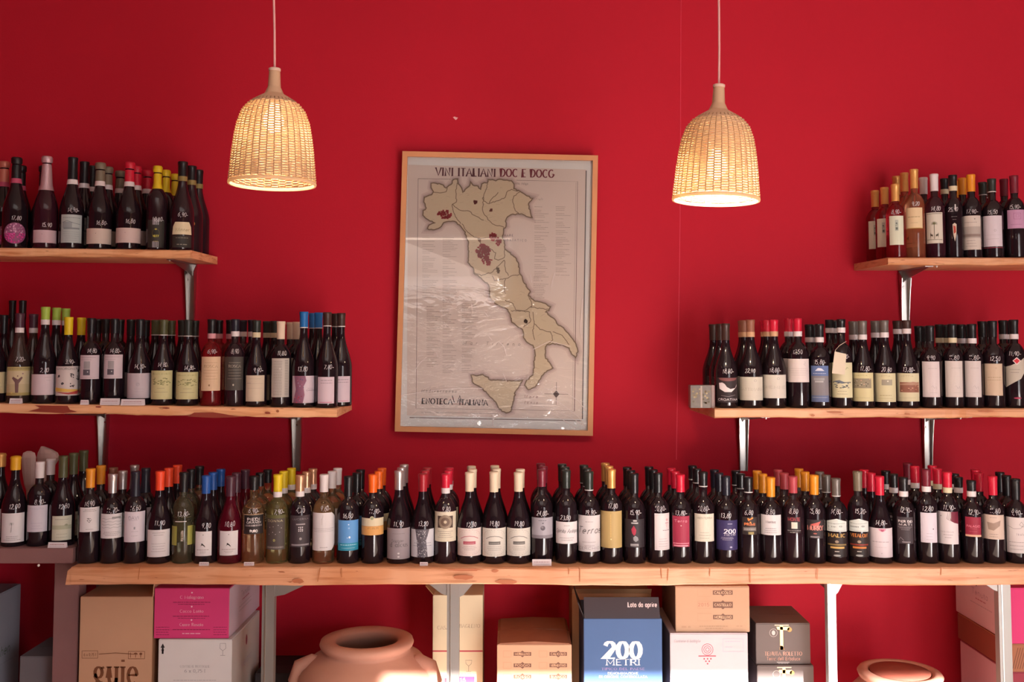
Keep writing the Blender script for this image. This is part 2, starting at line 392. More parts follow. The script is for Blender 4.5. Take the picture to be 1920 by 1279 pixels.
# upper left, upper right
za2 = at(0, 464.5, YUF).z; zc2 = at(357, 469, YUF).z; xa2, xc2 = at(0, 465, YUF).x, at(357, 469, YUF).x
ru = board('UL', 'wall_shelf', ((-2.1, YUF), (xc2, YUF), (at(408, 482, YW).x, YW-.002), (-2.1, YW-.002)), za2, .0285,
      'upper plank shelf left of the lamps, highest on that side', WOOD3, .0012, 11, (zc2-za2)/(xc2-xa2), xa2)
z1 = at(1665, 483, YUF).z
rv = board('UR', 'wall_shelf', ((at(1665, 483, YUF).x, YUF), (2.15, YUF), (2.15, YW-.002), (at(1601, 495, YW).x, YW-.002)), z1, z1-at(1700, 496.5, YUF).z,
      'upper short plank shelf right of the lamps, carrying rose wine', WOOD2, .0012, 13)

# ---------------------------------------------------------------- steel brackets and legs
def bracket(px, ytop, ybot, shelf, Yf, lbl, bolts, flip=1):
    root_, zf, th = SHELF[shelf]; p = at(px, ytop, YW-.02); x = p.x; zt = zf(x)-th-.0005; zb_ = at(px, ybot, YW-.02).z
    r = empty('shelf_bracket', (x, YW, zt)); tag(r, lbl, 'bracket', 'steel brackets under the plank shelves')
    T = Matrix.Translation(-r.location)
    def P(o): o.matrix_parent_inverse = T; return o
    wt, wb = .019, .0145
    bm = bmesh.new(); prism(bm, [(x-wt, zt), (x+wt, zt), (x+wb, zb_), (x-wb, zb_)], YW-.004, YW-.001)
    P(bm_obj('wall_plate', bm, STEEL, r))
    for s in (-1, 1):   # the two folded flanges, wide at the corner
        bm = bmesh.new(); x0 = x+s*wt
        vs_ = [(YW-.004, zt-.001), (YW-.035, zt-.03), (YW-.026, zt-.09), (YW-.016, zb_), (YW-.004, zb_)]
        a = []; b = []
        for (y, z) in vs_:
            k = (zt-z)/(zt-zb_); xo = x+s*(wt+(wb-wt)*k); a.append(bm.verts.new((xo, y, z))); b.append(bm.verts.new((xo-s*.0025, y, z)))
        bm.faces.new(a); bm.faces.new(b[::-1])
        for i in range(5): bm.faces.new((a[i], b[i], b[(i+1) % 5], a[(i+1) % 5]))
        bmesh.ops.recalc_face_normals(bm, faces=bm.faces[:]); P(bm_obj('flange', bm, STEEL, r))
    bm = bmesh.new(); yf = Yf+.05
    prism(bm, [(x-wt, YW-.002), (x+wt, YW-.002), (x+wb, yf), (x-wb, yf)], zt-.003, zt, 'z')
    prism(bm, [(YW-.004, zt-.003), (YW-.004, zt-.045), (YW-.035, zt-.035), (yf+.01, zt-.006), (yf, zt-.003)], x-.002, x+.0005, 'x')
    P(bm_obj('arm', bm, STEEL2, r))
    for bx, by in bolts:
        q = at(bx, by, YW-.012); vs, fs = lathe([(.0045, 0), (.0045, .002), (.003, .004)], 10)
        vs = [(q.x+v[0], YW-.004-v[2], q.z+v[1]) for v in vs]
        o = mesh_obj('bolt', pymesh('bolt', vs, fs, mat('d8d4d0', .25, metal=1)), r); P(o)
    return r
bracket(357, 500, 606, 'UL', YUF, 'steel bracket under the upper left plank shelf', [(350, 524), (363, 513)])
bracket(1697, 511, 606, 'UR', YUF, 'steel bracket under the upper right plank shelf', [(1695, 538), (1705, 524)])
bracket(193, 779, 884, 'ML', YMF, 'steel bracket under the middle left shelf, below the plain white labels', [(196, 792)])
bracket(556, 785, 884, 'ML', YMF, 'steel bracket under the middle left shelf, near its free end', [(556, 797)])
bracket(1394, 785, 884, 'MR', YMF, 'shiny steel bracket under the middle right shelf, near its free end', [(1390, 800)])
bracket(1740, 785, 884, 'MR', YMF, 'steel bracket under the middle right shelf, farther from the map', [(1738, 801)])
def screw(px, py, Y, z, root):
    q = at(px, py, Y); vs, fs = lathe([(.005, 0), (.005, -.002), (.003, -.004), (.003, -.006)], 10)
    o = mesh_obj('screw', pymesh('screw', [(q.x+v[0], Y+v[1], z+v[2]) for v in vs], fs, mat('e6e0da', .3, metal=.6)), root)
    o.matrix_parent_inverse = Matrix.Translation(-root.location)
screw(318, 490, YUF+.06, SHELF['UL'][1](-1.1)-.0285, ru); screw(1756, 503, YUF+.05, z1-SHELF['UR'][2], rv)
screw(1436, 785, YMF+.02, z0-SHELF['MR'][2], rr); screw(1801, 785, YMF+.02, z0-SHELF['MR'][2], rr)
YL = 3.27
def leg(x0, x1, lbl, gus):
    a = at(x0, 1150, YL).x; b = at(x1, 1150, YL).x; zt = zb-thb-.001
    r = empty('steel_upright', ((a+b)/2, YL, 0)); tag(r, lbl, 'steel upright', 'steel legs under the long plank')
    T = Matrix.Translation(-r.location)
    bm = bmesh.new(); wl = b-a
    # folded channel: front web with two returned lips
    prof = [(a, YL+.03), (a, YL), (b, YL), (b, YL+.03), (b-.003, YL+.03), (b-.003, YL+.003), (a+.003, YL+.003), (a+.003, YL+.03)]
    prism(bm, prof, 0, zt, 'z'); o = bm_obj('post', bm, mat('8f8b88', .42, metal=.5), r); o.matrix_parent_inverse = T
    bm = bmesh.new(); m_ = a+wl*.22
    bm_box(bm, m_, m_+.004, YL-.002, YL, 0.0, zt); o = bm_obj('ridge', bm, mat('c8c6c2', .25, metal=1), r); o.matrix_parent_inverse = T
    bm = bmesh.new(); bm_box(bm, a, b, YL+.031, YW-.002, zt-.03, zt); o = bm_obj('arm', bm, STEEL2, r); o.matrix_parent_inverse = T
    for (gx0, gy0, gx1, gy1) in gus:
        p = at(gx0, gy0, YL); q = at(gx1, gy1, YL); bm = bmesh.new()
        prism(bm, [(p.x, zt), (p.x, p.z-.004), (p.x+(q.x-p.x)*.25, p.z+.002), (q.x, zt)], YL+.004, YL+.008)
        o = bm_obj('gusset', bm, mat('8f8b88', .42, metal=.5), r); o.matrix_parent_inverse = T
leg(491, 514, 'steel shelf leg between the white carton and the large jar', [(514, 1117, 590, 1099)])
leg(838, 861, 'steel shelf leg in front of the tall cream carton', [(838, 1115, 795, 1099), (861, 1118, 892, 1099)])
leg(1552, 1568, 'steel shelf leg between the grey cartons and the small jar', [(1568, 1113, 1584, 1099)])
leg(1873, 1896, 'broad steel shelf leg in front of the magenta carton', [(1873, 1108, 1838, 1099)])

# ================================================================ bottles
SH = {'d': (.0362, .60, .735, .0128), 'b': (.0398, .41, .80, .0130), 'c': (.0425, .40, .80, .0150)}   # bordeaux, burgundy, sparkling: radius, shoulder, neck, neck radius
def rad(sh, H, R, z):
    _, a, b, nr = SH[sh]; za_, zb__ = a*H, b*H
    if z <= za_: return R
    if z >= zb__: return nr
    t = (z-za_)/(zb__-za_)
    if sh == 'd': g = math.sqrt(max(0, 1-(t*.98)**2.2))*(1-t)**.35
    else: g = .5+.5*math.cos(PI*t**.92)
    return nr+(R-nr)*g
def bottle_mesh(sh, H, R, m):
    _, a, b, nr = SH[sh]
    p = [(R*.80, 0), (R*.95, .0015), (R, .006), (R, a*H*.5)]
    n = 11
    for i in range(n+1):
        z = a*H+(b-a)*H*i/n; p.append((rad(sh, H, R, z), z))
    p += [(nr, H*.90), (nr+.001, H-.012), (nr+.001, H-.002), (nr-.002, H-.001)]
    vs, fs = lathe(p, 30)
    return pymesh('glass', vs, fs, m, None, True)
GLASS = {
 'k': ('dark', mat('1f151b', .08, spec=.5, key='gk')),
 'n': ('dark', mat('28181f', .10, spec=.5, key='gn')),
 'p': ('plum', mat('4a2230', .10, trans=.55, ior=1.42, key='gp')),
 'r': ('rose', mat('c8323c', .06, trans=.85, ior=1.38, key='gr')),
 'o': ('peach', mat('f0a078', .06, trans=.88, ior=1.38, key='go')),
 'a': ('amber', mat('e2bc90', .05, trans=.93, ior=1.38, key='ga')),
 'y': ('yellow', mat('d8ce92', .05, trans=.93, ior=1.38, key='gy')),
 'v': ('olive', mat('aaa488', .05, trans=.92, ior=1.38, key='gv')),
 'm': ('ruby', mat('6a1428', .08, trans=.5, ior=1.42, key='gm')),
 's': ('smoky', mat('5a4642', .08, trans=.6, ior=1.42, key='gs')),
}
CAPS = {  # key: (word, colour, roughness, metal)
 'blk': ('black', '17161a', .35, 0), 'gry': ('grey', '6a635f', .4, .2), 'dkg': ('dark green', '262b27', .4, 0), 'olv': ('olive', '4c4d32', .4, 0),
 'yel': ('yellow', 'd8bc1e', .45, 0), 'wax': ('yellow wax', 'd9a224', .4, 0), 'wht': ('white', 'd2c9cc', .5, 0), 'ora': ('orange', 'd88a24', .35, 0),
 'org': ('bright orange', 'e8641c', .35, 0), 'ord': ('orange red', 'ea4a2a', .4, 0), 'slv': ('silver', 'c8c2c4', .3, .75), 'blu': ('blue', '1f4f9a', .4, 0),
 'sky': ('azure blue', '1c6ab0', .45, 0), 'plm': ('plum', '4a2a38', .35, 0), 'red': ('dark red', '9c1c2a', .4, 0), 'crs': ('crimson', 'c41c38', .35, 0),
 'dus': ('dusty red', 'a8404a', .45, 0), 'crm': ('cream', 'd8c6ae', .5, 0), 'gol': ('gold', 'd6a05c', .35, .4), 'cop': ('copper', 'cfa080', .3, .6),
 'mar': ('maroon', '6e1a2c', .4, 0), 'lim': ('lime green', '9cb84a', .45, 0), 'brn': ('dark brown', '3a2622', .45, 0), 'tan': ('brown', '8a5a48', .45, 0),
 'ivr': ('ivory', 'dcc6b0', .5, 0), 'pnk': ('rose gold', 'c87a6a', .35, .3), 'slp': ('pale silver', 'c8a8b0', .35, .5), 'khk': ('khaki grey', '746a5a', .45, .1), 'nvy': ('navy black', '20202c', .35, 0),
}
BANDS = {'w': 'd6cdd0', 'c': 'cfc3a4', 'b': 'c49a78', 'o': 'a89a6a', 'p': 'cc8f98', 's': 'c8c4c4', 'k': 'b84a6a', 'g': '8a7a48'}
SMALL_T = '6a5e60'
def art(f, key, W, H, base, ext):
    """print on a label; label spans -W/2..W/2 and 0..H (metres)"""
    t = SMALL_T; r = random.Random(hash_s(key)+int(H*1e5))
    def lines(y0, y1, n, x=.7, col=t, h=.0011):
        for i in range(n):
            y = y0+(y1-y0)*i/max(1, n-1); xx = x*r.uniform(.6, 1)
            f.greek(-W/2*xx, W/2*xx, H*y, h, col, seed=i)
    k = key.split(':')[0]; arg = key.split(':')[1:] if ':' in key else []
    if k == 'palm':
        f.line([(-.002, H*.36), (-.001, H*.6), (-.003, H*.68)], .0008, '3a3a38')
        f.line([(-.004, H*.34), (-.003, H*.52)], .0006, '3a3a38')
        for a in range(0, 360, 30):
            f.line([(-.002, H*.64), (-.002+.008*math.cos(math.radians(a)), H*.64+.006*math.sin(math.radians(a)))], .0004, '55524e')
        lines(.08, .2, 3)
    elif k == 'plain':
        lines(.80, .88, 2, .5); lines(.2, .48, 4, .6, '8a8084')
    elif k == 'land':
        f.rect(-W/2, H*.45, W/2, H*.62, 'a8a890'); f.ell(W*.2, H*.62, .005, .004, '8e9078'); lines(.85, .92, 1); lines(.12, .25, 2, .6, '8a8a78')
    elif k == 'logo':
        f.line([(-.008, H*.56), (.004, H*.54)], .0012, '201c20'); f.line([(-.008, H*.48), (-.001, H*.38), (.006, H*.5)], .0012, '201c20'); f.line([(-.006, H*.56), (.003, H*.44)], .0009, '201c20'); f.line([(-.003, H*.58), (-.006, H*.46), (.001, H*.5), (-.001, H*.42)], .0008, '201c20')
        lines(.84, .9, 2, .7); lines(.1, .14, 1, .4)
    elif k == 'sketch':
        for i in range(4):
            y = H*(.8-.12*i); f.line([(-W*.42+W*.84*j/9, y+.0016*math.sin(j*2.1+i)) for j in range(10)], .0010, '8a8688')
        f.rect(W*.0, H*.8, W*.36, H*.88, '8f8b8c'); lines(.12, .25, 3)
    elif k == 'txt':
        tx, y, h, c, ser = arg[0], float(arg[1]), float(arg[2]), arg[3], (len(arg) > 4 and arg[4] == 's')
        tw = W*float(arg[5]) if len(arg) > 5 else W*.7
        f.text(tx, 0, H*y, H*h, c, width=tw, wt=.16, serif=ser); lines(.12, .32, 3, .55, c)
    elif k == 'script':
        f.text(arg[0], 0, H*.5, H*.18, '4a4448', width=W*.92, wt=.09, slant=.35, jit=.06); lines(.16, .26, 2, .6); lines(.82, .88, 1, .3)
        if len(arg) > 1: f.text(arg[1], 0, H*.06, H*.07, '8a8086', width=W*.82, wt=.12)
    elif k == 'davi':
        f.text('DAVI', -W*.05, H*.74, H*.11, '8a8490', width=W*.42, wt=.12); f.rect(-W*.26, H*.715, W*.12, H*.722, '8a8490'); f.rect(-.003, H*.42, .002, H*.5, '8e8a92'); lines(.2, .34, 2, .35, '9a949c')
    elif k == 'animal':
        f.poly([(-.006, H*.5), (-.003, H*.52), (.004, H*.44), (.007, H*.38), (.006, H*.36), (.001, H*.42), (-.004, H*.44), (-.006, H*.40), (-.007, H*.41), (-.005, H*.47)], '2a2628')
        f.ell(0, H*.86, .0015, .0012, '2a2628'); f.greek(-W*.36, W*.36, H*.24, .0016, '8a7a7a'); lines(.12, .17, 2, .5, '9a8c8c')
    elif k == 'vert':    # two olive strips with vertical lettering between
        f.rect(-W/2, 0, -W*.22, H, '9a9a4a', metal=0); f.rect(W*.16, 0, W/2, H, 'a8a452')
        f.text('POLVANERA', .001, H*.5-.0165, .0065, 'cbb9a8', width=.033, wt=.16, rot=PI/2, align='l')
        f.rect(-W*.30, H*1.22, W*.12, H*1.26, 'd8d0cc')
    elif k == 'puro':
        f.rect(-W/2, H*.35, W/2, H, '1d1618', metal=0); f.text('PIEDI', -.001, H*.70, H*.14, 'd8d0d0', width=W*.6, wt=.2); f.text('GRANDI', 0, H*.56, H*.1, 'd8d0d0', width=W*.7, wt=.2)
        f.rect(-W*.4, H*.40, W*.4, H*.5, '9a9090', rough=.35); f.rect(-W*.46, 0, W*.46, H*.33, '2a2020'); f.text('PURO', 0, H*.1, H*.12, 'e0dada', width=W*.34, wt=.24)
        f.rect(-W/2-.001, H, W/2+.001, H*1.03, 'c8a888'); f.rect(-W/2-.0014, H*.2, -W/2, H*1.03, 'c8a888')
    elif k == 'dots':
        f.rect(-W*.46, H*.0, W*.46, H*.9, '4a403e'); f.text('DONNA', 0, H*.80, H*.06, 'b8ae8a', width=W*.7, wt=.16)
        for i, (a, b) in enumerate(((-.25, .64), (-.08, .66), (.14, .7), (-.28, .44), (-.1, .5), (.02, .44), (.2, .5), (.28, .62))): f.poly([(W*a-.001, H*b), (W*a+.0012, H*b-.001), (W*a+.0015, H*b+.0015)], 'ded8d4')
        f.ell(-.002, H*.27, .0042, .0042, 'a8a860'); f.rect(-W*.38, H*.04, W*.38, H*.09, '9c9690')
    elif k == 'tri':
        f.text('LUCERNA', 0, H*.86, H*.05, '8a8488', width=W*.74, wt=.14); f.rect(-W*.2, H*.70, W*.2, H*.74, '9a9296')
        for i in range(3):
            for j in range(3):
                x = (i-1)*.0056; y = H*.62-j*.0058; s_ = -1 if j != 1 else (1 if i != 1 else -1)
                f.poly([(x-.0022, y-.0018*s_), (x+.0022, y-.0018*s_), (x, y+.0022*s_)], 'e6e0e2')
        f.ell(0, H*.26, .0042, .0042, '8f8a8c'); f.rect(-W*.42, H*.04, W*.42, H*.09, '8c868a')
    elif k == 'cut':
        f.line([(-.008, H*.82), (-.004, H*.88), (-.003, H*.94)], .0006, '8a8488'); f.line([(-.007, H*.84), (-.006, H*.68)], .0005, '8a8488'); lines(.5, .58, 3, .85, '9a9298'); lines(.08, .12, 1, .3)
    elif k == 'blue':
        f.rect(-W/2, 0, W/2, H*.25, '2a8aa8'); f.ell(0, H*.86, .002, .002, 'cfe0f0'); f.ell(.003, H*.44, .0032, .0036, 'd8e6f4'); f.ell(-.004, H*.42, .0014, .0014, 'd8e6f4'); f.ell(.001, H*.74, .003, .0028, '8eb4e0'); f.greek(-W*.36, W*.36, H*.18, .0018, 'b8dce8'); f.greek(-W*.3, W*.3, H*.08, .001, 'b8dce8')
    elif k == 'emblem':
        f.rect(-W/2, 0, W/2, H*.52, 'd09a5a'); f.rect(-W/2, H*.50, W/2, H*.53, 'b07a40'); f.ell(-.002, H*1.0, .0066, .0066, 'c8c0a0', 3, 8); f.ell(-.002, H*1.0, .0048, .0048, '8a9070', 4); f.text('FIRR', .002, H*.34, H*.1, '9a7040', width=W*.4, wt=.14)
    elif k == 'grey':
        f.text('Signae', -.003, H*.56, H*.08, '5a5056', width=W*.42, wt=.14, serif=True); f.text('d alcus', .001, H*.40, H*.14, '5a5056', width=W*.66, wt=.13, serif=True); f.ell(0, H*.19, .0035, .0026, 'c8c0c4'); f.ell(0, H*.08, .0035, .0026, 'c8c0c4'); lines(.82, .86, 1, .5)
    elif k == 'floral':
        f.poly([(-W*.26, H), (W*.24, H), (W*.12, H*.6), (W*.18, 0), (-W*.16, 0), (-W*.2, H*.6)], '55505a')
        for i in range(90):
            f.ell(r.uniform(-W*.2, W*.16), r.uniform(.02, .96)*H, r.uniform(.0010, .0022), r.uniform(.0008, .0018), r.choice(['c8c4c8', 'a09aa0', '2e2a30']), 3, 6)
        lines(.4, .5, 2, .9, '5a5a70')
    elif k == 'square':
        s_ = W*.29; f.rect(-s_, H*.46, s_, H*.86, '4a3a34'); f.ell(0, H*.66, s_*.85, s_*.85, '8f7f6e', 3, 18); f.ell(0, H*.66, s_*.55, s_*.55, '6a564a', 4, 14); f.ell(0, H*.66, s_*.2, s_*.2, 'c0b098', 5, 8); lines(.14, .34, 4, .6)
    elif k == 'ornate':
        c = arg[0]; c2 = arg[1]
        for i in range(44):
            a = 2*PI*i/44; x = W*.42*math.copysign(abs(math.cos(a))**.7, math.cos(a)); y = H*.5+H*.44*math.copysign(abs(math.sin(a))**.7, math.sin(a)); f.ell(x, y, .0011, .0009, c if i % 2 else c2, 2, 5)
            if i % 2: f.ell(x*.86, H*.5+(y-H*.5)*.86, .0008, .0007, c, 2, 5)
        f.line([(-W*.3, H*.62), (-W*.15, H*.70), (0, H*.72), (W*.15, H*.70), (W*.3, H*.62)], .0018, c2); f.rect(-W*.2, H*.42, W*.2, H*.53, c2); f.greek(-W*.17, W*.17, H*.46, .001, base, 3); lines(.22, .34, 3, .5, c)
    elif k == 'fruit':
        f.ell(0, H*.5, .0076, .0076, '55505a', 2, 16); f.ell(-.002, H*.54, .004, .0036, '7a747c', 3); f.poly([(-.002, H*.70), (.002, H*.70), (.003, H*.78), (0, H*.74), (-.003, H*.78)], '55505a'); f.greek(-W*.16, W*.16, H*.85, .0014, '3a363a'); f.rect(-W/2, 0, W/2, H*.16, '77717a')
    elif k == 'gold':
        for i in range(14): f.rect(-.0022, H*(.30+.045*i), .0018, H*(.325+.045*i), 'd0b070')
        f.ell(.001, H*.24, .0022, .0022, 'f0dca8', 3, rough=.2)
    elif k == 'rose':
        f.poly([(-.010, H*.64), (-.002, H*.78), (.006, H*.62), (.004, H*.48), (-.001, H*.42), (-.007, H*.5)], 'a83048'); f.poly([(-.004, H*.36), (.003, H*.42), (.011, H*.36), (.013, H*.26), (.004, H*.2), (-.003, H*.26)], '8a8a8e')
        f.rect(-.004, H*.92, .008, H*.97, 'b8b4b6'); f.rect(-.010, H*.84, .012, H*.89, 'a8a4a6'); f.rect(-.013, H*.05, .013, H*.13, 'a6a2a4'); f.greek(-.011, .011, H*.08, .001, '2a262a', 3)
    elif k == 'grapes':
        cx = W*.22; f.ell(cx, H*.82, .0042, .0042, 'c86a7c', 2, 14); f.ell(cx, H*.82, .003, .003, base, 3); f.ell(cx, H*.82, .0016, .0016, 'b8485e', 4); f.rect(cx-.0065, H*.725, cx+.0065, H*.74, '9a3a4e')
        for j, nn in enumerate((3, 2, 1)):
            for i in range(nn): f.ell(cx+(i-(nn-1)/2)*.003, H*(.68-.045*j), .0010, .0010, 'b0485a')
        f.greek(-W*.05, W*.42, H*.53, .0018, '6a5a60'); lines(.1, .3, 4, .6, '9a9094'); f.frame(-W*.44, H*.04, W*.44, H*.96, .0004, 'b8a8ac')
    elif k == 'crim':
        f.text('Terra', -.001, H*.80, H*.08, 'd89aa8', width=W*.7, wt=.16); f.ell(0, H*.69, .0018, .0018, 'e0c0b8'); f.rect(-W*.46, H*.10, W*.46, H*.13, 'd88a9a'); f.rect(-W*.4, H*.02, W*.4, H*.06, 'd89aa8')
    elif k == 'm200':
        f.text('200', W*.12, H*.56, H*.14, 'e0dce6', width=W*.48, wt=.26, serif=True); f.text('METRI', W*.12, H*.49, H*.05, 'd8d4de', width=W*.46, wt=.2, serif=True); lines(.34, .42, 3, .5, 'b0aac0'); f.ell(W*.14, H*.1, .0042, .0028, 'a8a2c0'); f.rect(W*.02, H*.87, W*.2, H*.89, 'a8a2c0')
    elif k == 'fire':
        for i in range(7): f.ell(r.uniform(-.009, .009), H*r.uniform(.62, .96), .0028, .0026, r.choice(['d8703a', 'b04a26', 'e09048']), 2, 8)
        f.text('PRIMI', 0, H*.52, H*.14, 'd87a4a', width=W*.7, wt=.24); f.rect(-W*.42, H*.22, W*.42, H*.42, '77706e'); f.greek(-W*.36, W*.36, H*.3, .0014, 'c8c0bc', 3); f.rect(-W*.1, H*.02, W*.26, H*.16, '9a8a58')
    elif k == 'redtxt':
        f.text('MONTE', 0, H*.76, H*.2, '9c3a44', width=W*.9, wt=.2); f.rect(-W*.2, H*.28, W*.24, H*.68, 'cfcabc'); f.greek(-W*.5, W*.5, H*.14, .0016, 'a8a09c'); f.greek(-W*.3, W*.3, H*.02, .002, 'a8a09c')
    elif k == 'merry':
        f.poly([(-W*.3, H*.74), (W*.34, H*.92), (W*.2, H*.70), (-W*.1, H*.66)], 'c8605a'); f.text('MURRY', 0, H*.44, H*.24, 'd88a80', width=W*.96, wt=.2, serif=True); f.ell(0, H*.26, .006, .002, 'b06058'); f.rect(-W*.28, H*.04, W*.24, H*.12, '8a8286')
    elif k == 'malic':
        top = 'c8cfcc'; f.poly([(-W/2, H*.66), (W/2, H*.66), (W/2, H*.92), (0, H*1.0), (-W/2, H*.92)], top)
        f.line([(-W*.42, H*.88), (-W*.1, H*.86), (W*.4, H*.88)], .0012, '2a2e2e'); f.rect(-W*.44, H*.77, -W*.02, H*.80, '3a3e3e'); f.ell(W*.18, H*.80, .006, .003, '8a908e'); f.line([(-W*.44, H*.70), (0, H*.68), (W*.44, H*.70)], .0008, '2a2e2e')
        f.text(arg[0], 0, H*.52, H*.085, arg[1], width=W*.8, wt=.26, serif=True, metal=0)
        f.ell(0, H*.40, .006, .0045, '9a8a78'); f.rect(-W*.46, H*.30, W*.46, H*.34, arg[2]); f.rect(-W*.3, H*.22, W*.34, H*.27, arg[1]); f.rect(-W*.1, H*.135, W*.1, H*.155, 'c8c0b8'); f.ell(0, H*.04, .0115, .0032, 'a8a8a4')
    elif k == 'lips':
        f.ell(W*.06, H, .012, .011, 'c888a0', 2, 12, 190, 350); f.ell(W*.06, H, .006, .011, 'a8506c', 3, 10, 200, 340); f.greek(-W*.28, W*.3, H*.52, .002, 'a09098'); f.greek(-W*.2, W*.2, H*.34, .001, 'b0a0a8'); f.ell(.003, H*.14, .0008, .0012, '3a3a3a')
    elif k == 'pier':
        f.text('PIER DEI', .001, H*.80, H*.075, 'd8d0d0', width=W*.86, wt=.24); f.text('MATI', .001, H*.68, H*.07, 'd8d0d0', width=W*.8, wt=.22, track=.3); f.rect(-W*.45, H*.62, W*.45, H*.63, '9a9296'); lines(.52, .58, 2, .8, '9a9296'); f.line([(-W*.4, H*.12), (-W*.3, H*.24), (-W*.1, H*.12)], .001, '9a9296'); f.rect(-W*.2, H*.05, W*.3, H*.08, '9a9296')
    elif k == 'dot':
        f.ell(W*.22, H*.46, .0018, .0018, '2a262a'); lines(.1, .3, 3, .4, 'a8a0a8')
    elif k == 'curve':
        f.poly([(W*.08, H), (W/2, H), (W/2, H*.62), (W*.28, H*.66), (W*.12, H*.72)], '6e1c34'); f.poly([(W*.08, H), (W*.16, H), (W*.16, H*.72), (-W*.02, H*.76)], 'b8b0b2'); f.line([(W*.02, H*.98), (-W*.04, H*.78), (W*.1, H*.72)], .0008, '5a5056'); f.ell(-W*.3, H*.86, .0018, .002, '6a6064'); f.text('INSIGNE', -W*.05, H*.36, H*.035, '8a8086', width=W*.6, wt=.14); lines(.2, .28, 2, .4)
    elif k == 'crim2':
        f.rect(-W/2, 0, W/2, H*.1, 'd8a890'); f.text('PALAGIO', 0, H*.48, H*.11, 'd87888', width=W*.8, wt=.16); lines(.26, .4, 2, .5, 'b85a6c')
    elif k == 'brown':
        f.poly([(-W*.28, H*.7), (0, H*.66), (W*.3, H*.78), (W*.26, H*.56), (0, H*.36), (-W*.22, H*.4)], '9a8478'); lines(.1, .2, 2, .5); lines(.88, .9, 1, .3)
    elif k == 'swirl':
        f.line([(-W*.4, H*.76), (-W*.1, H*.68), (W*.2, H*.70), (W*.34, H*.80), (W*.24, H*.88), (W*.14, H*.80), (W*.3, H*.74), (W*.46, H*.78)], .0008, '4a464a'); f.text('Italo', W*.2, H*.5, H*.06, '8a8088', width=W*.4, wt=.12); lines(.1, .3, 3, .7)
    elif k == 'figure':
        f.rect(-W/2, H*.86, W/2, H, 'b0a06a'); f.greek(-W*.42, W*.42, H*.92, .0018, '6a5f3a', 3); f.rect(-W/2, H*.1, W/2, H*.4, 'b8a884'); f.poly([(-W*.14, H*.1), (-W*.04, H*.1), (-W*.03, H*.42), (W*.1, H*.62), (W*.06, H*.66), (-W*.06, H*.56), (-W*.22, H*.66), (-W*.26, H*.6), (-W*.16, H*.46)], '6a4a4a', 3); f.ell(-W*.07, H*.68, .0022, .0026, '7a5a50', 3, 8); f.ell(W*.1, H*.76, .003, .0022, '8a6a70', 3, 8); f.rect(-W/2, 0, W/2, H*.1, 'a4925a'); f.ell(-W*.26, H*.1, .0035, .003, 'c8b070', 4, 8)
    elif k == 'tiny':
        f.greek(W*.04, W*.26, H*.84, .0014, 'a89a9e'); f.greek(W*.1, W*.22, H*.70, .001, 'a89a9e'); f.greek(-W*.42, W*.42, H*.05, .0006, 'b0a0a8')
    elif k == 'bunches':
        f.text('UMORONERO', 0, H*.88, H*.07, '6a6264', width=W*.86, wt=.14)
        for (a, b, s_) in ((-.32, .66, .9), (.1, .68, 1.2), (.36, .6, 1.1), (-.2, .4, .6), (.12, .36, 1.1), (.38, .84, .9)):
            for i in range(9): f.ell(W*a+r.uniform(-.0062, .0062)*s_, H*b+r.uniform(-.0062, .0062)*s_, .0023, .0023, '3c363c', 3, 6)
        f.poly([(-W/2, H*.28), (0, H*.22), (W*.42, H*.2), (W*.3, H*.14), (0, H*.12), (-W/2, H*.14)], 'd0a850', 3); f.poly([(-W/2, H*.12), (0, H*.1), (W*.42, H*.18), (W*.34, H*.05), (0, H*.04)], 'a83a38', 4)
    elif k == 'photo':
        f.greek(-W*.42, W*.3, H*.9, .001, t); f.greek(-W*.42, W*.1, H*.8, .0008, t); f.rect(-W*.26, H*.42, W*.04, H*.74, '9a9498'); f.rect(-W*.28, H*.16, W*.04, H*.40, '55505a'); f.ell(-W*.06, H*.3, .0022, .002, 'c8c4c8', 4, 6); f.greek(-W*.42, W*.36, H*.06, .0006, t)
    elif k == 'emboss':
        f.ell(-.004, H*.56, .0056, .0056, '9a9098', 2, 14); f.ell(-.004, H*.56, .0044, .0044, base, 3, 14); f.line([(-.007, H*.52), (-.003, H*.60), (0, H*.56)], .0008, '9a9098', 4); lines(.26, .36, 2, .4, 'a89ea4')
    elif k == 'estate':
        f.text('BRANCIFORTE', 0, H*.86, H*.05, '77703e', width=W*.8, wt=.13, serif=True)
        for i in range(34): f.ell(r.uniform(-.40, .40)*W, H*r.uniform(.50, .74), .0040, .0018, r.choice(['8c8a5c', 'a4a072', '6f7048', '8a8860']), 2, 6)
        f.greek(-W*.16, W*.16, H*.38, .001, t); f.greek(-W*.28, W*.28, H*.24, .001, t); f.frame(-W*.45, H*.04, W*.45, H*.96, .0004, 'a89f6a')
    elif k == 'rosca':
        c = arg[0]; f.greek(-W*.3, W*.3, H*.82, .001, c); f.text('ROSCA', 0, H*.68, H*.08, c, width=W*.62, wt=.12, serif=True); lines(.34, .6, 4, .75, c, .0008); f.ell(-W*.06, H*.16, .0028, .0036, c, 2, 8)
    elif k == 'stripes':
        for i in range(26): f.greek(-W*.36, W*.08, H*(.04+.035*i), .0012, '77716f' if i % 2 else '99928e', 2, i)
        for i in range(22): f.rect(W*.22, H*(.05+.042*i), W*.42, H*(.07+.042*i), '8a8480')
        f.ell(-.002, H*.73, .003, .003, 'c8c0ba', 3)
    elif k == 'side':
        f.poly([(-W*.38, H), (W*.04, H), (W*.08, H*.82), (-W*.02, H*.6), (W*.02, H*.3), (-W*.04, 0), (-W*.42, 0), (-W*.3, H*.5)], '8a5a72')
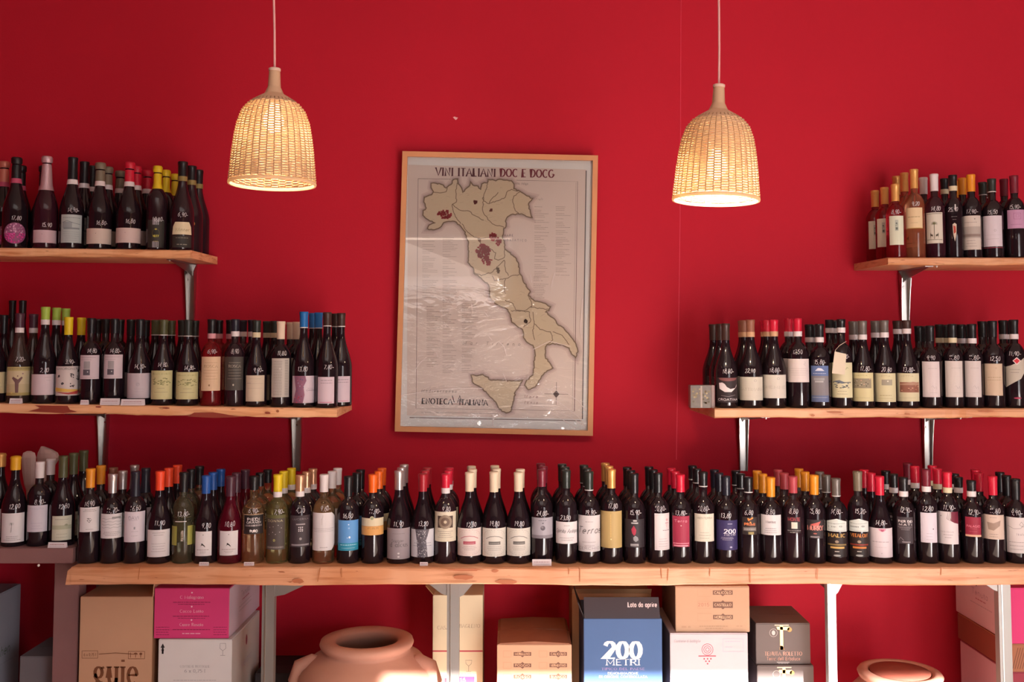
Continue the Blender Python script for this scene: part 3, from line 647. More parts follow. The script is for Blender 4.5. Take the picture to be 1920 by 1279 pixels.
        for i in range(16): f.ell(r.uniform(-.3, -.02)*W, H*r.uniform(.3, .95), .0016, .0018, r.choice(['3f4a6a', '6a5a80', 'c07a8c', 'b0b0c0']), 3, 6)
        for i in range(7): f.ell(r.uniform(-.34, -.06)*W, H*r.uniform(.02, .28), .0022, .002, r.choice(['c8405a', 'd8607a', '8a3048']), 3, 6)
        f.text('CHIMERE', W*.26, H*.44, H*.05, '55556a', width=W*.36, wt=.14); f.text('ROSSO', W*.26, H*.52, H*.03, '8a8494', width=W*.26, wt=.14)
    elif k == 'ptxt':
        f.greek(-W*.3, W*.4, H*.86, .0018, '8a7a84'); f.greek(-W*.3, W*.36, H*.76, .0018, '8a7a84'); f.rect(-W*.36, H*.04, W*.36, H*.06, 'c86a8c')
    elif k == 'bird':
        f.ell(0, H*.98, W*.4, H*.13, '7a4a4c', 2, 14, 180, 360); f.poly([(-W*.38, H*.78), (-W*.36, H*.55), (-W*.14, H*.42), (W*.12, H*.42), (W*.36, H*.62), (W*.40, H*.74), (W*.3, H*.58), (W*.08, H*.54), (-W*.06, H*.62), (-W*.14, H*.74), (-W*.24, H*.80)], 'd8ccd0', 3)
        f.line([(-W*.3, H*.28), (0, H*.24), (W*.3, H*.30)], .001, '9a9094'); f.text('CROATINA', 0, H*.08, H*.08, 'd8d0d4', width=W*.86, wt=.18)
    elif k == 'gatti':
        f.ell(W*.14, H*.84, .0048, .0042, '9a948e', 2, 12); f.ell(W*.14, H*.84, .0036, .003, base, 3, 12); f.text(arg[0], 0, H*.42, H*.11, '8f887f', width=W*.86, wt=.1, serif=True)
    elif k == 'corner':
        f.line([(W*.22, H*.9), (W*.28, H*.82), (W*.2, H*.76), (W*.28, H*.70)], .0006, '8a8286'); lines(.3, .58, 4, .8, '9a9296', .0008)
    elif k == 'mount':
        f.rect(-W/2, H*.72, W/2, H, '5a6e9e'); f.poly([(-W*.22, H*.86), (-W*.06, H*.94), (W*.1, H*.93), (W*.26, H*.86)], 'd8dcea', 3); f.greek(-W*.34, W*.34, H*.78, .0016, 'c8cce0', 3); f.rect(-W*.3, H*.6, W*.26, H*.66, '9a9a9e'); f.rect(-W*.24, H*.54, W*.2, H*.585, 'b0aeb0'); f.rect(-W/2, 0, W/2, H*.18, '5f6c92'); f.greek(-W*.4, W*.4, H*.12, .0012, 'c0c4d4', 3)
    elif k == 'lake':
        for i in range(26): f.ell(r.uniform(-.42, .42)*W, H*r.uniform(.28, .44), .0044, .0014, r.choice(['4a5058', '7a8088', '2e343c']), 2, 6)
        f.poly([(-W*.4, H*.46), (-W*.1, H*.5), (W*.1, H*.44), (W*.4, H*.46), (0, H*.40)], '6a7280'); f.line([(W*.14, H*.8), (W*.2, H*.86), (W*.26, H*.84)], .001, '5a6a4a'); lines(.1, .18, 2, .5)
    elif k in ('pic1', 'pic2', 'pic3'):
        f.text('VETTIA', 0, H*.88, H*.035, '8a805a', width=W*.44, wt=.14)
        if k == 'pic1':
            f.rect(-W*.38, H*.46, W*.38, H*.80, '8f8672')
            for i in range(16): f.ell(r.uniform(-.32, .32)*W, H*r.uniform(.5, .78), .0026, .0018, r.choice(['6f6a58', 'b8b0a0', '4f4a40', 'c8a090']), 3, 6)
        if k == 'pic2': f.rect(-W*.12, H*.58, W*.30, H*.78, '9a9484'); f.ell(W*.12, H*.72, .0026, .0026, 'd8d2c0', 3, 10); f.greek(-W*.2, W*.26, H*.22, .0014, '8a805a')
        if k == 'pic3':
            f.rect(-W*.26, H*.32, W*.46, H*.68, '8a5a4a'); f.poly([(-W*.26, H*.62), (0, H*.66), (W*.2, H*.70), (W*.46, H*.66), (W*.46, H*.58), (-W*.26, H*.58)], 'a88470', 3)
            for i in range(9): f.ell(r.uniform(-.2, .42)*W, H*r.uniform(.36, .56), .003, .002, r.choice(['b07a66', 'c89a80', '7a463c']), 4, 6)
        f.greek(-W*.3, W*.3, H*.12, .0008, '9a906a')
    elif k == 'faint':
        f.greek(-W*.14, W*.34, H*.80, .0016, 'b0a6a6'); f.rect(-W*.4, H*.575, W*.4, H*.58, 'c8bcbc'); f.line([(W*.0, H*.28), (W*.08, H*.32), (W*.18, H*.24), (W*.26, H*.30), (W*.3, H*.22)], .0008, 'a0989a'); f.greek(-W*.06, W*.3, H*.12, .001, 'b0a6a6')
    elif k == 'beige':
        f.ell(W*.14, H*.86, .003, .0026, 'b8a08c', 2, 8); f.greek(-W*.3, W*.42, H*.56, .0018, '9a8a6a'); f.greek(-W*.3, W*.42, H*.48, .0014, '9a8a6a')
    elif k == 'diamond':
        f.poly([(W*.1, H*1.02), (W*.3, H*.90), (W*.1, H*.76), (-W*.1, H*.90)], 'e0c8c8', 3); f.poly([(W*.1, H*.98), (W*.25, H*.90), (W*.1, H*.80), (-W*.05, H*.90)], 'c02436', 4); lines(.5, .6, 2, .6); f.ell(W*.1, -H*.35, .012, .0028, 'a03050', 3)
    elif k == 'totem':
        f.rect(-.005, H*.48, .006, H*.86, 'a8b0a4'); f.rect(-.003, H*.52, .004, H*.60, '5a625a', 3); f.ell(0, H*.74, .003, .003, '5a625a', 3, 8); f.line([(-.004, H*.66), (.004, H*.70)], .001, '5a625a', 3)
    elif k == 'scr2':
        f.greek(-W*.36, W*.32, H*.54, .002, '8a7a50'); f.greek(-W*.2, W*.2, H*.26, .001, '9a8c6a'); f.rect(-W/2, 0, W/2, H*.03, 'b89a5a')
    elif k == 'tree':
        for a in range(-10, 200, 14): f.line([(0, H*.62), (.0105*math.cos(math.radians(a)), H*.62+.011*math.sin(math.radians(a))*(.9 if a > 20 else 1))], .0007, '55543a')
        f.ell(0, H*.64, .004, .0045, '6a6848', 3, 10); f.rect(-.0008, H*.14, .0008, H*.6, '4a4a34', 3)
        for s_ in (-1, 1): f.poly([(s_*.004, H*.16), (s_*.005, H*.28), (s_*.011, H*.30), (s_*.0125, H*.36), (s_*.0135, H*.28), (s_*.012, H*.16), (s_*.011, H*.24), (s_*.0055, H*.22)], '4a4438', 3)
        f.rect(-W*.46, H*.11, W*.46, H*.125, '55543a'); f.rect(-W*.46, H*.95, W*.46, H*.965, '55543a')
    elif k == 'shield':
        f.greek(-.010, .010, H*1.3, .0008, 'a8a0a0'); f.greek(-.006, .006, H*1.15, .001, 'a8a0a0'); f.poly([(-.0065, H*.9), (0, H*.98), (.0065, H*.9), (.005, H*.4), (0, 0), (-.005, H*.4)], 'c8b8a8', 3); f.poly([(-.004, H*.84), (.003, H*.8), (.004, H*.5), (-.003, H*.4)], 'a83a2c', 4); f.rect(.002, H*1.7, .006, H*1.95, 'c8c4c4', 3)
    elif k == 'banded':
        f.rect(-W/2, H*.34, W/2, H*.68, 'a89e98'); f.rect(-W*.46, H*.38, W*.46, H*.46, '8a7a74', 3); f.ell(W*.18, H*.9, .0022, .002, '77706c', 3, 8); f.greek(-W*.3, W*.3, H*.8, .001, t, 3); lines(.1, .26, 3, .6); f.rect(-W/2, H*.28, W/2, H*.3, 'c8c0ba', 3)
    elif k == 'circle':
        f.ell(W*.12, H*.52, .0036, .0042, '8a8488', 2, 14); f.ell(W*.12, H*.52, .0028, .0034, base, 3, 14); f.rect(-W*.4, H*.37, W*.4, H*.375, 'b0a8ac'); f.greek(-W*.3, W*.3, H*.24, .001, 'a09a9e'); f.rect(-W/2, -H*.05, W/2, -H*.03, '8a3a4a', 3)
    elif k == 'lilac':
        f.frame(-W*.12, H*.5, W*.26, H*.82, .0008, '8a4a70'); f.frame(W*.0, H*.6, W*.16, H*.74, .0006, '8a4a70'); f.greek(-W*.3, W*.3, H*.2, .0012, '8a5a78')
    elif k == 'magenta':
        for i in range(120):
            a = r.uniform(0, 2*PI); q = math.sqrt(r.random()); y = math.sin(a)*q
            f.ell(W*.46*math.cos(a)*q, H*.5+H*.45*y, .0026, .0026, r.choice(['d82c8c', 'e050a8', 'b02070']) if y < .0 else r.choice(['a86a8c', '8a6a80', 'd8a8c4']), 3, 6)
    elif k == 'spark':
        f.ell(-W*.1, H*.68, .001, .0014, '6a5f5f'); f.greek(W*.0, W*.3, H*.3, .0006, 'b8a8a8')
    elif k == 'cellar':
        f.greek(-W*.4, W*.4, H*.88, .0014, '5a6266'); f.rect(-W*.4, H*.52, W*.02, H*.74, '8a9296'); f.line([(-W*.4, H*.72), (-W*.2, H*.78), (W*.1, H*.70), (W*.4, H*.66)], .0014, '5a6266', 3); f.rect(-W*.36, H*.48, W*.36, H*.54, '7a8286', 3); lines(.08, .38, 5, .8, '8a9296')
    elif k == 'sidetext':
        lines(.5, .86, 3, .9, '9a8c84', .0008); f.greek(-W*.4, -W*.2, H*.7, .001, '77695f')
    elif k == 'y1077':
        f.ell(0, H*.52, .0125, .016, '5a5428', 2, 16); f.ell(0, H*.52, .011, .0145, '23201c', 3, 16); f.text('1077', 0, H*.38, .0068, 'd8cc50', width=.019, wt=.2, track=.2, lay=5); f.greek(-.008, .008, H*.22, .0012, 'b8a850', 4); f.ell(0, H*.66, .004, .003, 'a89a40', 4, 8)
        for x in (-.010, -.006, -.002, .003, .008): f.rect(x-.001, 0, x+.0012, H*.22, 'a8a4ac', 2); f.rect(x-.001, H*.82, x+.001, H*1.05, 'b8b4bc', 2)
    elif k == 'oval':
        f.poly([(-W/2, H*.5), (W/2, H*.5), (W*.46, H*.8), (W*.34, H*.98), (-W*.34, H*.98), (-W*.46, H*.8)], 'd6c9a8', 2); f.text('Winner', 0, H*.62, H*.13, '8a7a50', width=W*.7, wt=.1, slant=.2, lay=3); f.greek(-W*.3, W*.3, H*.36, .0018, '8a8476', 3); f.greek(-W*.24, W*.24, H*.1, .003, '8a8476', 3)

def make_bottle(cx, shelf, Yr, basey, sh, gl, ctop, cbot, cap, band, lab, price, pricey, desc, place, Rmax=None, kind='c', pxscale=None, name='wine_bottle', zbase=None, group=None, px_at=None):
    zs = zbase if zbase is not None else None
    p0 = at(cx, basey, Yr); x = p0.x
    z = zs if zs is not None else SHELF[shelf][1](x)
    ptop = at(cx, ctop, Yr); H = ptop.z-z
    R = min(SH[sh][0], Rmax or 1)
    yaw = math.atan2(x, Yr)   # label faces the camera side like the photo shows
    root = empty(name, (x, Yr, z), -yaw)
    s = F/(Yr/math.cos(yaw))*1.0
    glass = mesh_obj('glass', bottle_mesh(sh, H, R, GLASS[gl][1]), root)
    pz = lambda py: at(cx, py, Yr).z-z
    # capsule
    cz = pz(cbot); nr = SH[sh][3]; word, colr, ro, me_ = CAPS[cap]; cm = mat(colr, ro, me_, bump=.3 if kind == 'f' else .08, bscale=260)
    if kind == 'c': prof = [(rad(sh, H, R, cz)+.0010, cz), (rad(sh, H, R, (cz+H)/2)+.0012, (cz+H)/2), (nr+.0016, H-.010), (nr+.0024, H-.008), (nr+.0024, H-.001), (nr+.0012, H+.0008)]
    elif kind == 'w': prof = [(nr+.0024, cz), (nr+.0032, cz+.006), (nr+.0032, H-.012), (nr+.0046, H-.007), (nr+.002, H-.001), (nr-.006, H+.001)]
    else: prof = [(rad(sh, H, R, cz)+.0012, cz), (rad(sh, H, R, cz+.02)+.0014, cz+.02), (nr+.0012, H-.036), (nr-.0005, H-.026), (nr+.0036, H-.022), (nr+.0040, H-.006), (nr+.001, H-.001), (nr-.008, H+.0006)]
    capo = lathe_obj('capsule', prof, cm, root, 24, cap0=False)
    if band:
        bz1 = cz; bz0 = cz-(.0165 if band != 's' else .0022)
        lathe_obj('neck_band', [(rad(sh, H, R, bz0)+.0014, bz0), (rad(sh, H, R, bz1)+.0018, bz1+.001)], mat(BANDS[band], .55), root, 24, cap0=False, cap1=False)
    # labels
    if lab:
        x0, x1, y0, y1, col, key = lab
        cxl = cx+(p0.z*0)          # body centre
        def ang(px, zz):
            # silhouette position -> angle on the cylinder, at this height
            pc = at(px, basey, Yr).x-x
            v = max(-.96, min(.96, pc*math.cos(yaw)/R)); return math.asin(v)
        za_, zb2 = pz(y1), pz(y0)
        # front of the glass is R nearer than the axis: small parallax correction
        q = 1-R/Yr; cam_z = CAMZ-z
        za_ = cam_z-(cam_z-za_)*q; zb2 = cam_z-(cam_z-zb2)*q
        a0, a1 = ang(x0, 0), ang(x1, 0); W = (a1-a0)*R; Hh = zb2-za_; am = (a0+a1)/2
        def wrap(zo):
            def fn(u, v, l):
                zz = zo+v; rr_ = rad(sh, H, R, zz)+.00045+.00022*l; a = am+u/R
                return (rr_*math.sin(a), -rr_*math.cos(a), zz)
            return fn
        gkey = key.split(':')[0]
        bare = gkey in ('vert', 'shield', 'y1077', 'redtxt', 'fire', 'merry', 'rose', 'dots', 'puro', 'pier', 'tri', 'malic', 'oval')
        ff = Flat(.005); n = 10
        if gkey == 'cut': ff.poly([(-W/2, 0), (W*.3, 0), (W/2, Hh*.16), (W/2, Hh*.88), (W*.3, Hh), (-W/2, Hh)], col, 0)
        elif gkey == 'curve': ff.poly([(-W/2, 0), (W/2, 0), (W/2, Hh*.62), (W*.28, Hh*.66), (W*.08, Hh*.74), (W*.1, Hh), (-W/2, Hh)], col, 0)
        elif gkey == 'diamond': ff.poly([(-W/2, 0), (W*.3, Hh*.3), (W/2, Hh*.5), (W/2, Hh), (W*.2, Hh*.86), (-W*.2, Hh*.74), (-W/2, Hh*.70)], col, 0)
        elif gkey == 'magenta': ff.ell(0, Hh/2, W*.5, Hh*.5, col, 0, 20)
        elif gkey in ('shield', 'vert'): pass
        elif gkey == 'malic': ff.rect(-W/2, 0, W/2, Hh*.62, '241a1a', 0)
        elif gkey == 'oval': ff.rect(-W/2, 0, W/2, Hh*.46, '2e2a26', 0)
        else: ff.rect(-W/2, 0, W/2, Hh, col, 0)
        lo = None
        if ff.f:
            for m_ in range(len(ff.mats)): pass
            lo = ff.build('front_label', wrap(za_), root, True)
        fp = Flat(.005); art(fp, key, W, Hh, col, None)
        if fp.f:
            fp.build('label_print', wrap(za_), lo or root)
    if price:
        zp = pz(pricey); q = 1-R/Yr; cam_z = CAMZ-z; zp = cam_z-(cam_z-zp)*q
        fp = Flat(.005); wdt = .033 if len(price) > 4 else .027
        am2 = random.Random(int(cx)).uniform(-.1, .15)
        fp.text(price, 0, 0, .0145, 'bdb8bc', width=wdt, wt=.105, slant=.15, jit=.07)
        r_ = random.Random(int(cx*3))
        if r_.random() < .45: fp.line([(wdt*.5+.002, .005), (wdt*.5+.007, .005)], .0016, 'cfcacd')
        def wr(u, v, l):
            zz = zp-.0075+v; rr_ = rad(sh, H, R, zz)+.0005; a = am2+u/R
            return (rr_*math.sin(a), -rr_*math.cos(a), zz)
        fp.build('price_writing', wr, root)
    gw = GLASS[gl][0]
    tag(root, f'{gw} bottle with {word} cap and {desc}, {place}', 'bottle', group)
    return root, H, R, word
def copy_tree(o):
    c = o.copy(); COL.objects.link(c)
    for ch in o.children:
        if ch.name.split('.')[0] in ('price_writing',): continue
        d = ch.copy(); COL.objects.link(d); d.parent = c
        for g_ in ch.children:
            e = g_.copy(); COL.objects.link(e); e.parent = d
    return c
ORD = ['directly', 'two rows', 'three rows', 'four rows']
ALL = {}
def row(shelf, Yr, basey, place, group, data, zbase=None, step=.0812):
    """data: cx, shape, glass, cap top, cap bottom, cap, band, kind, label, price, price_y, rears, desc"""
    rows = {}
    n = len(data); cxs = [d[0] for d in data]
    X_ = [at(d[0], basey, Yr).x for d in data]
    base = [SH[d[1]][0] for d in data]; R_ = list(base)
    for _ in range(200):        # ease neighbours apart a little, shrink nothing unless needed
        for i in range(n-1):
            need = R_[i]+R_[i+1]+.0006; gap = X_[i+1]-X_[i]
            if gap < need:
                e = (need-gap); X_[i] -= e*.08; X_[i+1] += e*.08; R_[i] *= 1-.02*min(1, e*200); R_[i+1] *= 1-.02*min(1, e*200)
                X_[i] += (at(cxs[i], basey, Yr).x-X_[i])*.05; X_[i+1] += (at(cxs[i+1], basey, Yr).x-X_[i+1])*.05
    back = []
    for i, d in enumerate(data):
        cx, sh, gl, ct, cb, cap, band, kind, lab, price, py, rears, desc = d
        nm = 'sparkling_wine_bottle' if (sh == 'c') else 'wine_bottle'
        if zbase is None: zz = SHELF[shelf][1](X_[i])
        else: zz = zbase
        cx2 = (X_[i]/Yr)*0+cx
        root, H, R, word = make_bottle(cx, shelf, Yr, basey, sh, gl, ct, cb, cap, band, lab, price, py, desc, place, R_[i], kind, name=nm, zbase=zz, group=group)
        root.location.x = X_[i]
        for k, rc in enumerate(rears):
            rx, k2, capo = (rc, k, None) if not isinstance(rc, tuple) else (rc[0], rc[1], rc[2] if len(rc) > 2 else None)
            Y2 = Yr+step*(k2+1)
            back.append([at(rx, ct, Y2).x, k2, root, R, word, desc, Y2, H, zz, capo])
    for k in range(4):
        b = sorted([q for q in back if q[1] == k], key=lambda q: q[0])
        for _ in range(300):
            for i in range(len(b)-1):
                need = b[i][3]+b[i+1][3]+.001; gap = b[i+1][0]-b[i][0]
                if gap < need: e = (need-gap)/2; b[i][0] -= e; b[i+1][0] += e
        for q in b:
            c = copy_tree(q[2]); c.location = (q[0], q[6], q[8] if zbase is not None else SHELF[shelf][1](q[0]))
            wd = q[4]
            if q[9]:
                for ch in c.children:
                    if ch.name.startswith('capsule'):
                        ch.data = ch.data.copy(); w_, cc, ro, me_ = CAPS[q[9]]; ch.data.materials[0] = mat(cc, ro, me_); wd = w_
            how = {0: 'right behind the one', 1: 'two behind the one', 2: 'three behind the one', 3: 'four behind the one'}[k]
            if (id(q[2]), k) in ALL: how = how.replace('behind', 'offset behind')
            ALL[(id(q[2]), k)] = 1
            c['label'] = f'{wd} capped bottle {how} with {q[5]}'
            c.rotation_euler.z += random.uniform(-.3, .3)
W1 = 'd3cdd0'; W2 = 'cfc5cf'; W3 = 'c9bfb8'
GB = 'wine bottles on the long bottom shelf'
pb = 'bottom shelf'
B = [
 (166, 'd', 'k', 879, 914, 'ora', None, 'c', (148, 184, 952, 998, W1, 'logo'), '16,90', 945, [190], 'white label with small black monogram'),
 (208, 'd', 'k', 889, 924, 'slv', None, 'c', (188, 228, 964, 1010, W1, 'sketch'), '11,70', 957, [230, (213, 1, 'tan')], 'white label with grey hill sketch'),
 (251, 'd', 'k', 884, 930, 'nvy', None, 'c', (232, 270, 960, 1017, W2, 'davi'), '16,60', 953, [(252, 1, 'slv'), (275, 0)], 'lilac white label with grey capitals'),
 (297, 'b', 'k', 884, 919, 'ord', None, 'c', (276, 317, 994, 1045, W1, 'plain'), '11,90', 981, [316, 333], 'low plain white label'),
 (342, 'd', 'v', 886, 922, 'blk', None, 'c', (321, 366, 987, 1023, 'a0a050', 'vert'), '13,80', 964, [358, 374], 'olive strips and vertical lettering'),
 (384, 'b', 'k', 892, 925, 'blu', None, 'c', (366, 396, 997, 1043, W1, 'animal'), '9,80', 986, [400, 414], 'white label with tiny running animal'),
 (430, 'b', 'm', 893, 930, 'plm', None, 'c', (412, 445, 996, 1042, W1, 'animal:b'), '10,80', 983, [443, 460], 'tiny animal label on red wine'),
 (474, 'd', 'a', 893, 918, 'blk', None, 'c', (457, 492, 966, 1002, '1d1618', 'puro'), '6,90', 958, [488, 502], 'black label with silver bars'),
 (519, 'd', 'y', 890, 922, 'yel', 'w', 'c', (499, 534, 966, 1031, '5c5a34', 'dots'), '7,90', 960, [532, 547], 'charcoal label with scattered white flecks'),
 (561, 'd', 'k', 891, 921, 'cop', 'w', 'c', (544, 580, 967, 1026, '3a3036', 'tri'), '4,70', 957, [575, 586], 'charcoal label with white triangles'),
 (606, 'd', 'a', 890, 922, 'wht', None, 'c', (586, 627, 962, 1033, W1, 'cut'), '9,60', 954, [623, 633], 'tall white label with cut corners'),
 (652, 'd', 'k', 893, 930, 'blk', None, 'c', (634, 671, 976, 1033, '5a94d0', 'blue'), '16,80', 967, [672, 680], 'light blue label'),
 (698, 'd', 'k', 890, 923, 'org', None, 'c', (675, 719, 972, 1004, 'cfc4a8', 'emblem'), '11,90', 959, [709, 714], 'cream and orange label with round seal'),
 (747, 'b', 'k', 883, 918, 'slv', None, 'c', (726, 768, 991, 1049, '8d8288', 'grey'), '11,90', 983, [752, 756], 'grey label with two raised drops'),
 (792, 'b', 'k', 889, 921, 'red', None, 'c', (771, 813, 993, 1045, 'c4c4cc', 'floral'), '13,20', 982, [797, 803], 'white label with dark floral column'),
 (835, 'd', 'n', 889, 915, 'crs', 'w', 'c', (815, 854.5, 960, 1016, 'cfc6b2', 'square'), '9,80', 955, [841, 845], 'cream label with brown square rosette'),
 (880, 'b', 'k', 886, 921, 'crm', None, 'c', (858, 902, 991, 1043, 'd3c4c0', 'ornate:8a7a7a:a8485a'), '12,80', 984, [891, 881], 'ornate label with pink scrollwork'),
 (926, 'b', 'k', 885, 922, 'crm', None, 'c', (905, 949, 991, 1044, 'cbc6be', 'ornate:8a8682:6a6662'), '19,80', 982, [935, 926], 'grey scrollwork label beside pink scrollwork'),
 (972, 'b', 'k', 886, 921, 'crm', None, 'c', (951, 994, 991, 1043, 'cbc6be', 'ornate:86827e:5e5a58'), '19,80', 982, [973], 'grey scrollwork label beside the pomegranate'),
 (1016, 'd', 'k', 881, 912, 'mar', None, 'c', (997.5, 1036, 971, 1010, '9c98a2', 'fruit'), '24,00', 963, [1015, 1014], 'grey label with pomegranate'),
 (1062, 'd', 'k', 882, 915, 'dkg', None, 'c', (1043, 1082, 979, 1020, W1, 'script:Spirito Antiqua'), '23,80', 971, [1057, 1054], 'small white script label'),
 (1105, 'd', 'k', 884, 918, 'dkg', 's', 'c', (1085, 1125, 967, 1035, 'c8c3c6', 'script:Terrae:CERCHIO'), '19,90', 961, [1100, 1095], 'tall white label with large script'),
 (1147, 'd', 'k', 880, 915, 'gol', None, 'c', (1127, 1166, 959, 1028, 'b39a66', 'gold'), '17,80', 949, [1144, 1135], 'tall tan label'),
 (1190, 'd', 'k', 888, 924, 'blk', None, 'c', (1172, 1208, 974, 1027, '2a2228', 'rose'), '15,90', 961, [1180, 1176], 'black label with red rose'),
 (1235, 'd', 'k', 887, 923, 'blk', None, 'c', (1228, 1257, 963, 1032, 'd2c9cc', 'grapes'), '10,80', 954, [1228, 1217], 'white label with pink grape emblem'),
 (1277, 'd', 'k', 890, 922, 'crs', None, 'c', (1262, 1293, 968, 1026, '9c2c48', 'crim'), '13,80', 962, [1268, 1260], 'crimson label'),
 (1320, 'd', 'k', 885, 911, 'blk', 's', 'c', (1303.5, 1339, 964, 1016, 'cfcabc', 'txt:MEDITERRA:.82:.06:8a8674::.7'), '10,80', 954, [1302, 1297], 'off-white label with faint capitals'),
 (1363, 'd', 'k', 893, 928, 'nvy', None, 'c', (1344, 1383, 976, 1032, '342c5c', 'm200'), '13,80', 967, [1349, 1341], 'indigo label with large number'),
 (1405, 'd', 'k', 895, 922, 'blk', 's', 'c', (1393, 1420, 970, 1003, '2a2020', 'fire'), '6,80', 961, [1388, 1381], 'dark label with orange flames'),
 (1447, 'd', 'k', 895, 931, 'ora', None, 'c', (1428, 1465, 966, 1004, W1, 'txt:Morina:.60:.12:6a5f66:s:.4'), '8,80', 960, [1432, 1420], 'short square white label'),
 (1489, 'd', 'n', 893, 924, 'dus', None, 'c', (1478, 1502, 970, 1000, '241a1e', 'redtxt'), '8,80', 959, [1467, 1456], 'dark label with cream square'),
 (1529, 'd', 'k', 891, 927, 'ora', None, 'c', (1515, 1544, 975, 1010, '2a2226', 'merry'), '15,80', 959, [1509, 1500], 'dark label with salmon lettering'),
 (1570, 'd', 'k', 897, 929, 'gry', 's', 'c', (1552, 1588, 973, 1045, '241a1a', 'malic:MALIC:d0a860:8a7448'), '14,80', 960, [1549, 1535], 'white band over gold lettering'),
 (1611, 'd', 'k', 884, 920, 'khk', None, 'c', (1594, 1629, 973, 1045, '241a1a', 'malic:VITALON:c87a3a:8a3424'), '15,20', 959, [], 'white band over red-gold lettering'),
 (1652, 'b', 'k', 893, 928, 'crs', None, 'c', (1629, 1674, 991, 1046, 'd0c4ca', 'lips'), '14,80', 981, [1633, 1624], 'white label with pink arc on top'),
 (1697, 'd', 'k', 895, 921, 'blk', 'w', 'c', (1684, 1713, 970, 1020, '3a3036', 'pier'), '12,90', 957, [1675, 1657], 'charcoal label with white block capitals'),
 (1740, 'd', 'k', 880, 912, 'mar', 'w', 'c', (1728, 1758, 962, 1018, 'd0c8d4', 'dot'), '12,80', 954, [(1715, 0, 'crs'), 1702], 'white label with one black dot'),
 (1780, 'd', 'k', 885, 914, 'crs', 'c', 'c', (1761, 1798, 960, 1021, 'd0c8cc', 'curve'), '11,90', 952, [1757, 1748], 'white label with maroon corner'),
 (1825, 'd', 'k', 901, 921, 'blk', 'w', 'c', (1812, 1841, 970, 1007, '8e1f38', 'crim2'), '12,90', 961, [(1797, 0), 1790], 'crimson label with gold foot'),
 (1865, 'd', 'k', 893, 928, 'crs', None, 'c', (1846, 1884, 966, 1012, 'c8b4a8', 'brown'), '11,80', 958, [1835, 1829], 'beige label with brown blot'),
 (1908, 'd', 'k', 898, 936, 'blk', None, 'c', (1889, 1926, 971, 1038, 'cfc6c6', 'swirl'), '9,90', 962, [1887, 1875], 'white label with ink swirl'),
]
row('B', YBR, 1058.5, pb, GB, B)
ML = [
 (-12, 'b', 'k', 590, 625, 'blk', None, 'c', (-34, 10, 698, 738, 'c4b48c', 'plain'), None, 0, [(8, 0, 'blk')], 'beige label cut by the photo edge'),
 (33, 'b', 's', 588, 615, 'plm', 'w', 'c', (12, 56, 688, 742, 'c4b492', 'figure'), '7,20', 674, [(65, 0, 'plm')], 'beige label with dancing figure'),
 (81, 'b', 'k', 576, 600, 'lim', 'w', 'c', (58, 103, 702, 741, 'cbb9c0', 'tiny'), '2,80', 694, [105, 124], 'low blank pinkish label'),
 (125, 'b', 'k', 595, 628, 'yel', None, 'c', (104, 148, 687, 742, 'c6bab8', 'bunches'), '3,90', 678, [153], 'label with dark grape bunches'),
 (168, 'd', 'k', 597, 625, 'blk', None, 'c', (149, 184, 666, 711, 'c6b6be', 'photo'), '14,80', 658, [(184, 1)], 'grey picture label beside grape bunches'),
 (212, 'd', 'k', 598, 625, 'blk', None, 'c', (194, 228, 665, 710, 'c6b6be', 'photo:b'), '14,80', 658, [(199, 0), (226, 1)], 'grey picture label behind folded card'),
 (260, 'b', 'k', 599, 630, 'blk', None, 'c', (237, 282, 700, 747, 'b8acb4', 'emboss'), '14,80', 687, [(246, 0), (274, 1)], 'lilac grey label with embossed ring'),
 (304, 'b', 'k', 600, 628, 'olv', 's', 'c', (283, 322, 695, 749, 'c3bd8e', 'estate'), '14,80', 684, [(292, 0), (322, 1)], 'yellow estate label beside lilac label'),
 (350, 'b', 'k', 600, 630, 'dkg', 's', 'c', (330, 370.5, 698, 749, 'c3bd8e', 'estate:b'), '14,80', 690, [(342, 0), (366, 1)], 'yellow estate label beside rose wine'),
 (395, 'd', 'r', 599, 626, 'blk', 'p', 'c', (377, 412, 669, 733, 'd2b496', 'rosca:8a6a4a'), '6,90', 659, [(432, 0), (411, 1)], 'tall beige label'),
 (439, 'd', 'n', 599, 622, 'nvy', 'w', 'c', (423, 455, 669, 732, '45403c', 'rosca:b8b0a0'), '8,90', 659, [(473, 0), (456, 1)], 'tall charcoal label'),
 (479, 'b', 'k', 601, 624, 'dkg', 'c', 'c', (461, 495, 704, 753, 'c9b9a4', 'sidetext'), '9,90', 694, [(515, 0), (501, 1)], 'low cream label'),
 (525, 'd', 'k', 603, 636, 'ivr', None, 'c', (509, 541, 672, 745, 'b8b0a8', 'stripes'), '11,80', 662, [(557, 0), (545, 1)], 'tall finely printed label'),
 (568, 'b', 'k', 585, 614, 'sky', 's', 'c', (548, 590, 705, 756, 'c8b8c4', 'side'), '13,80', 692, [(598, 0), (587, 1)], 'half patterned red-blue label'),
 (612, 'b', 'k', 586, 611, 'brn', 's', 'c', (596, 626, 707, 757, 'cdbac6', 'ptxt'), '7,80', 688, [(639, 0), (629, 1)], 'pinkish label at shelf end'),
]
row('ML', YMR, 761, 'middle left shelf', 'wine bottles on the middle left shelf', ML)
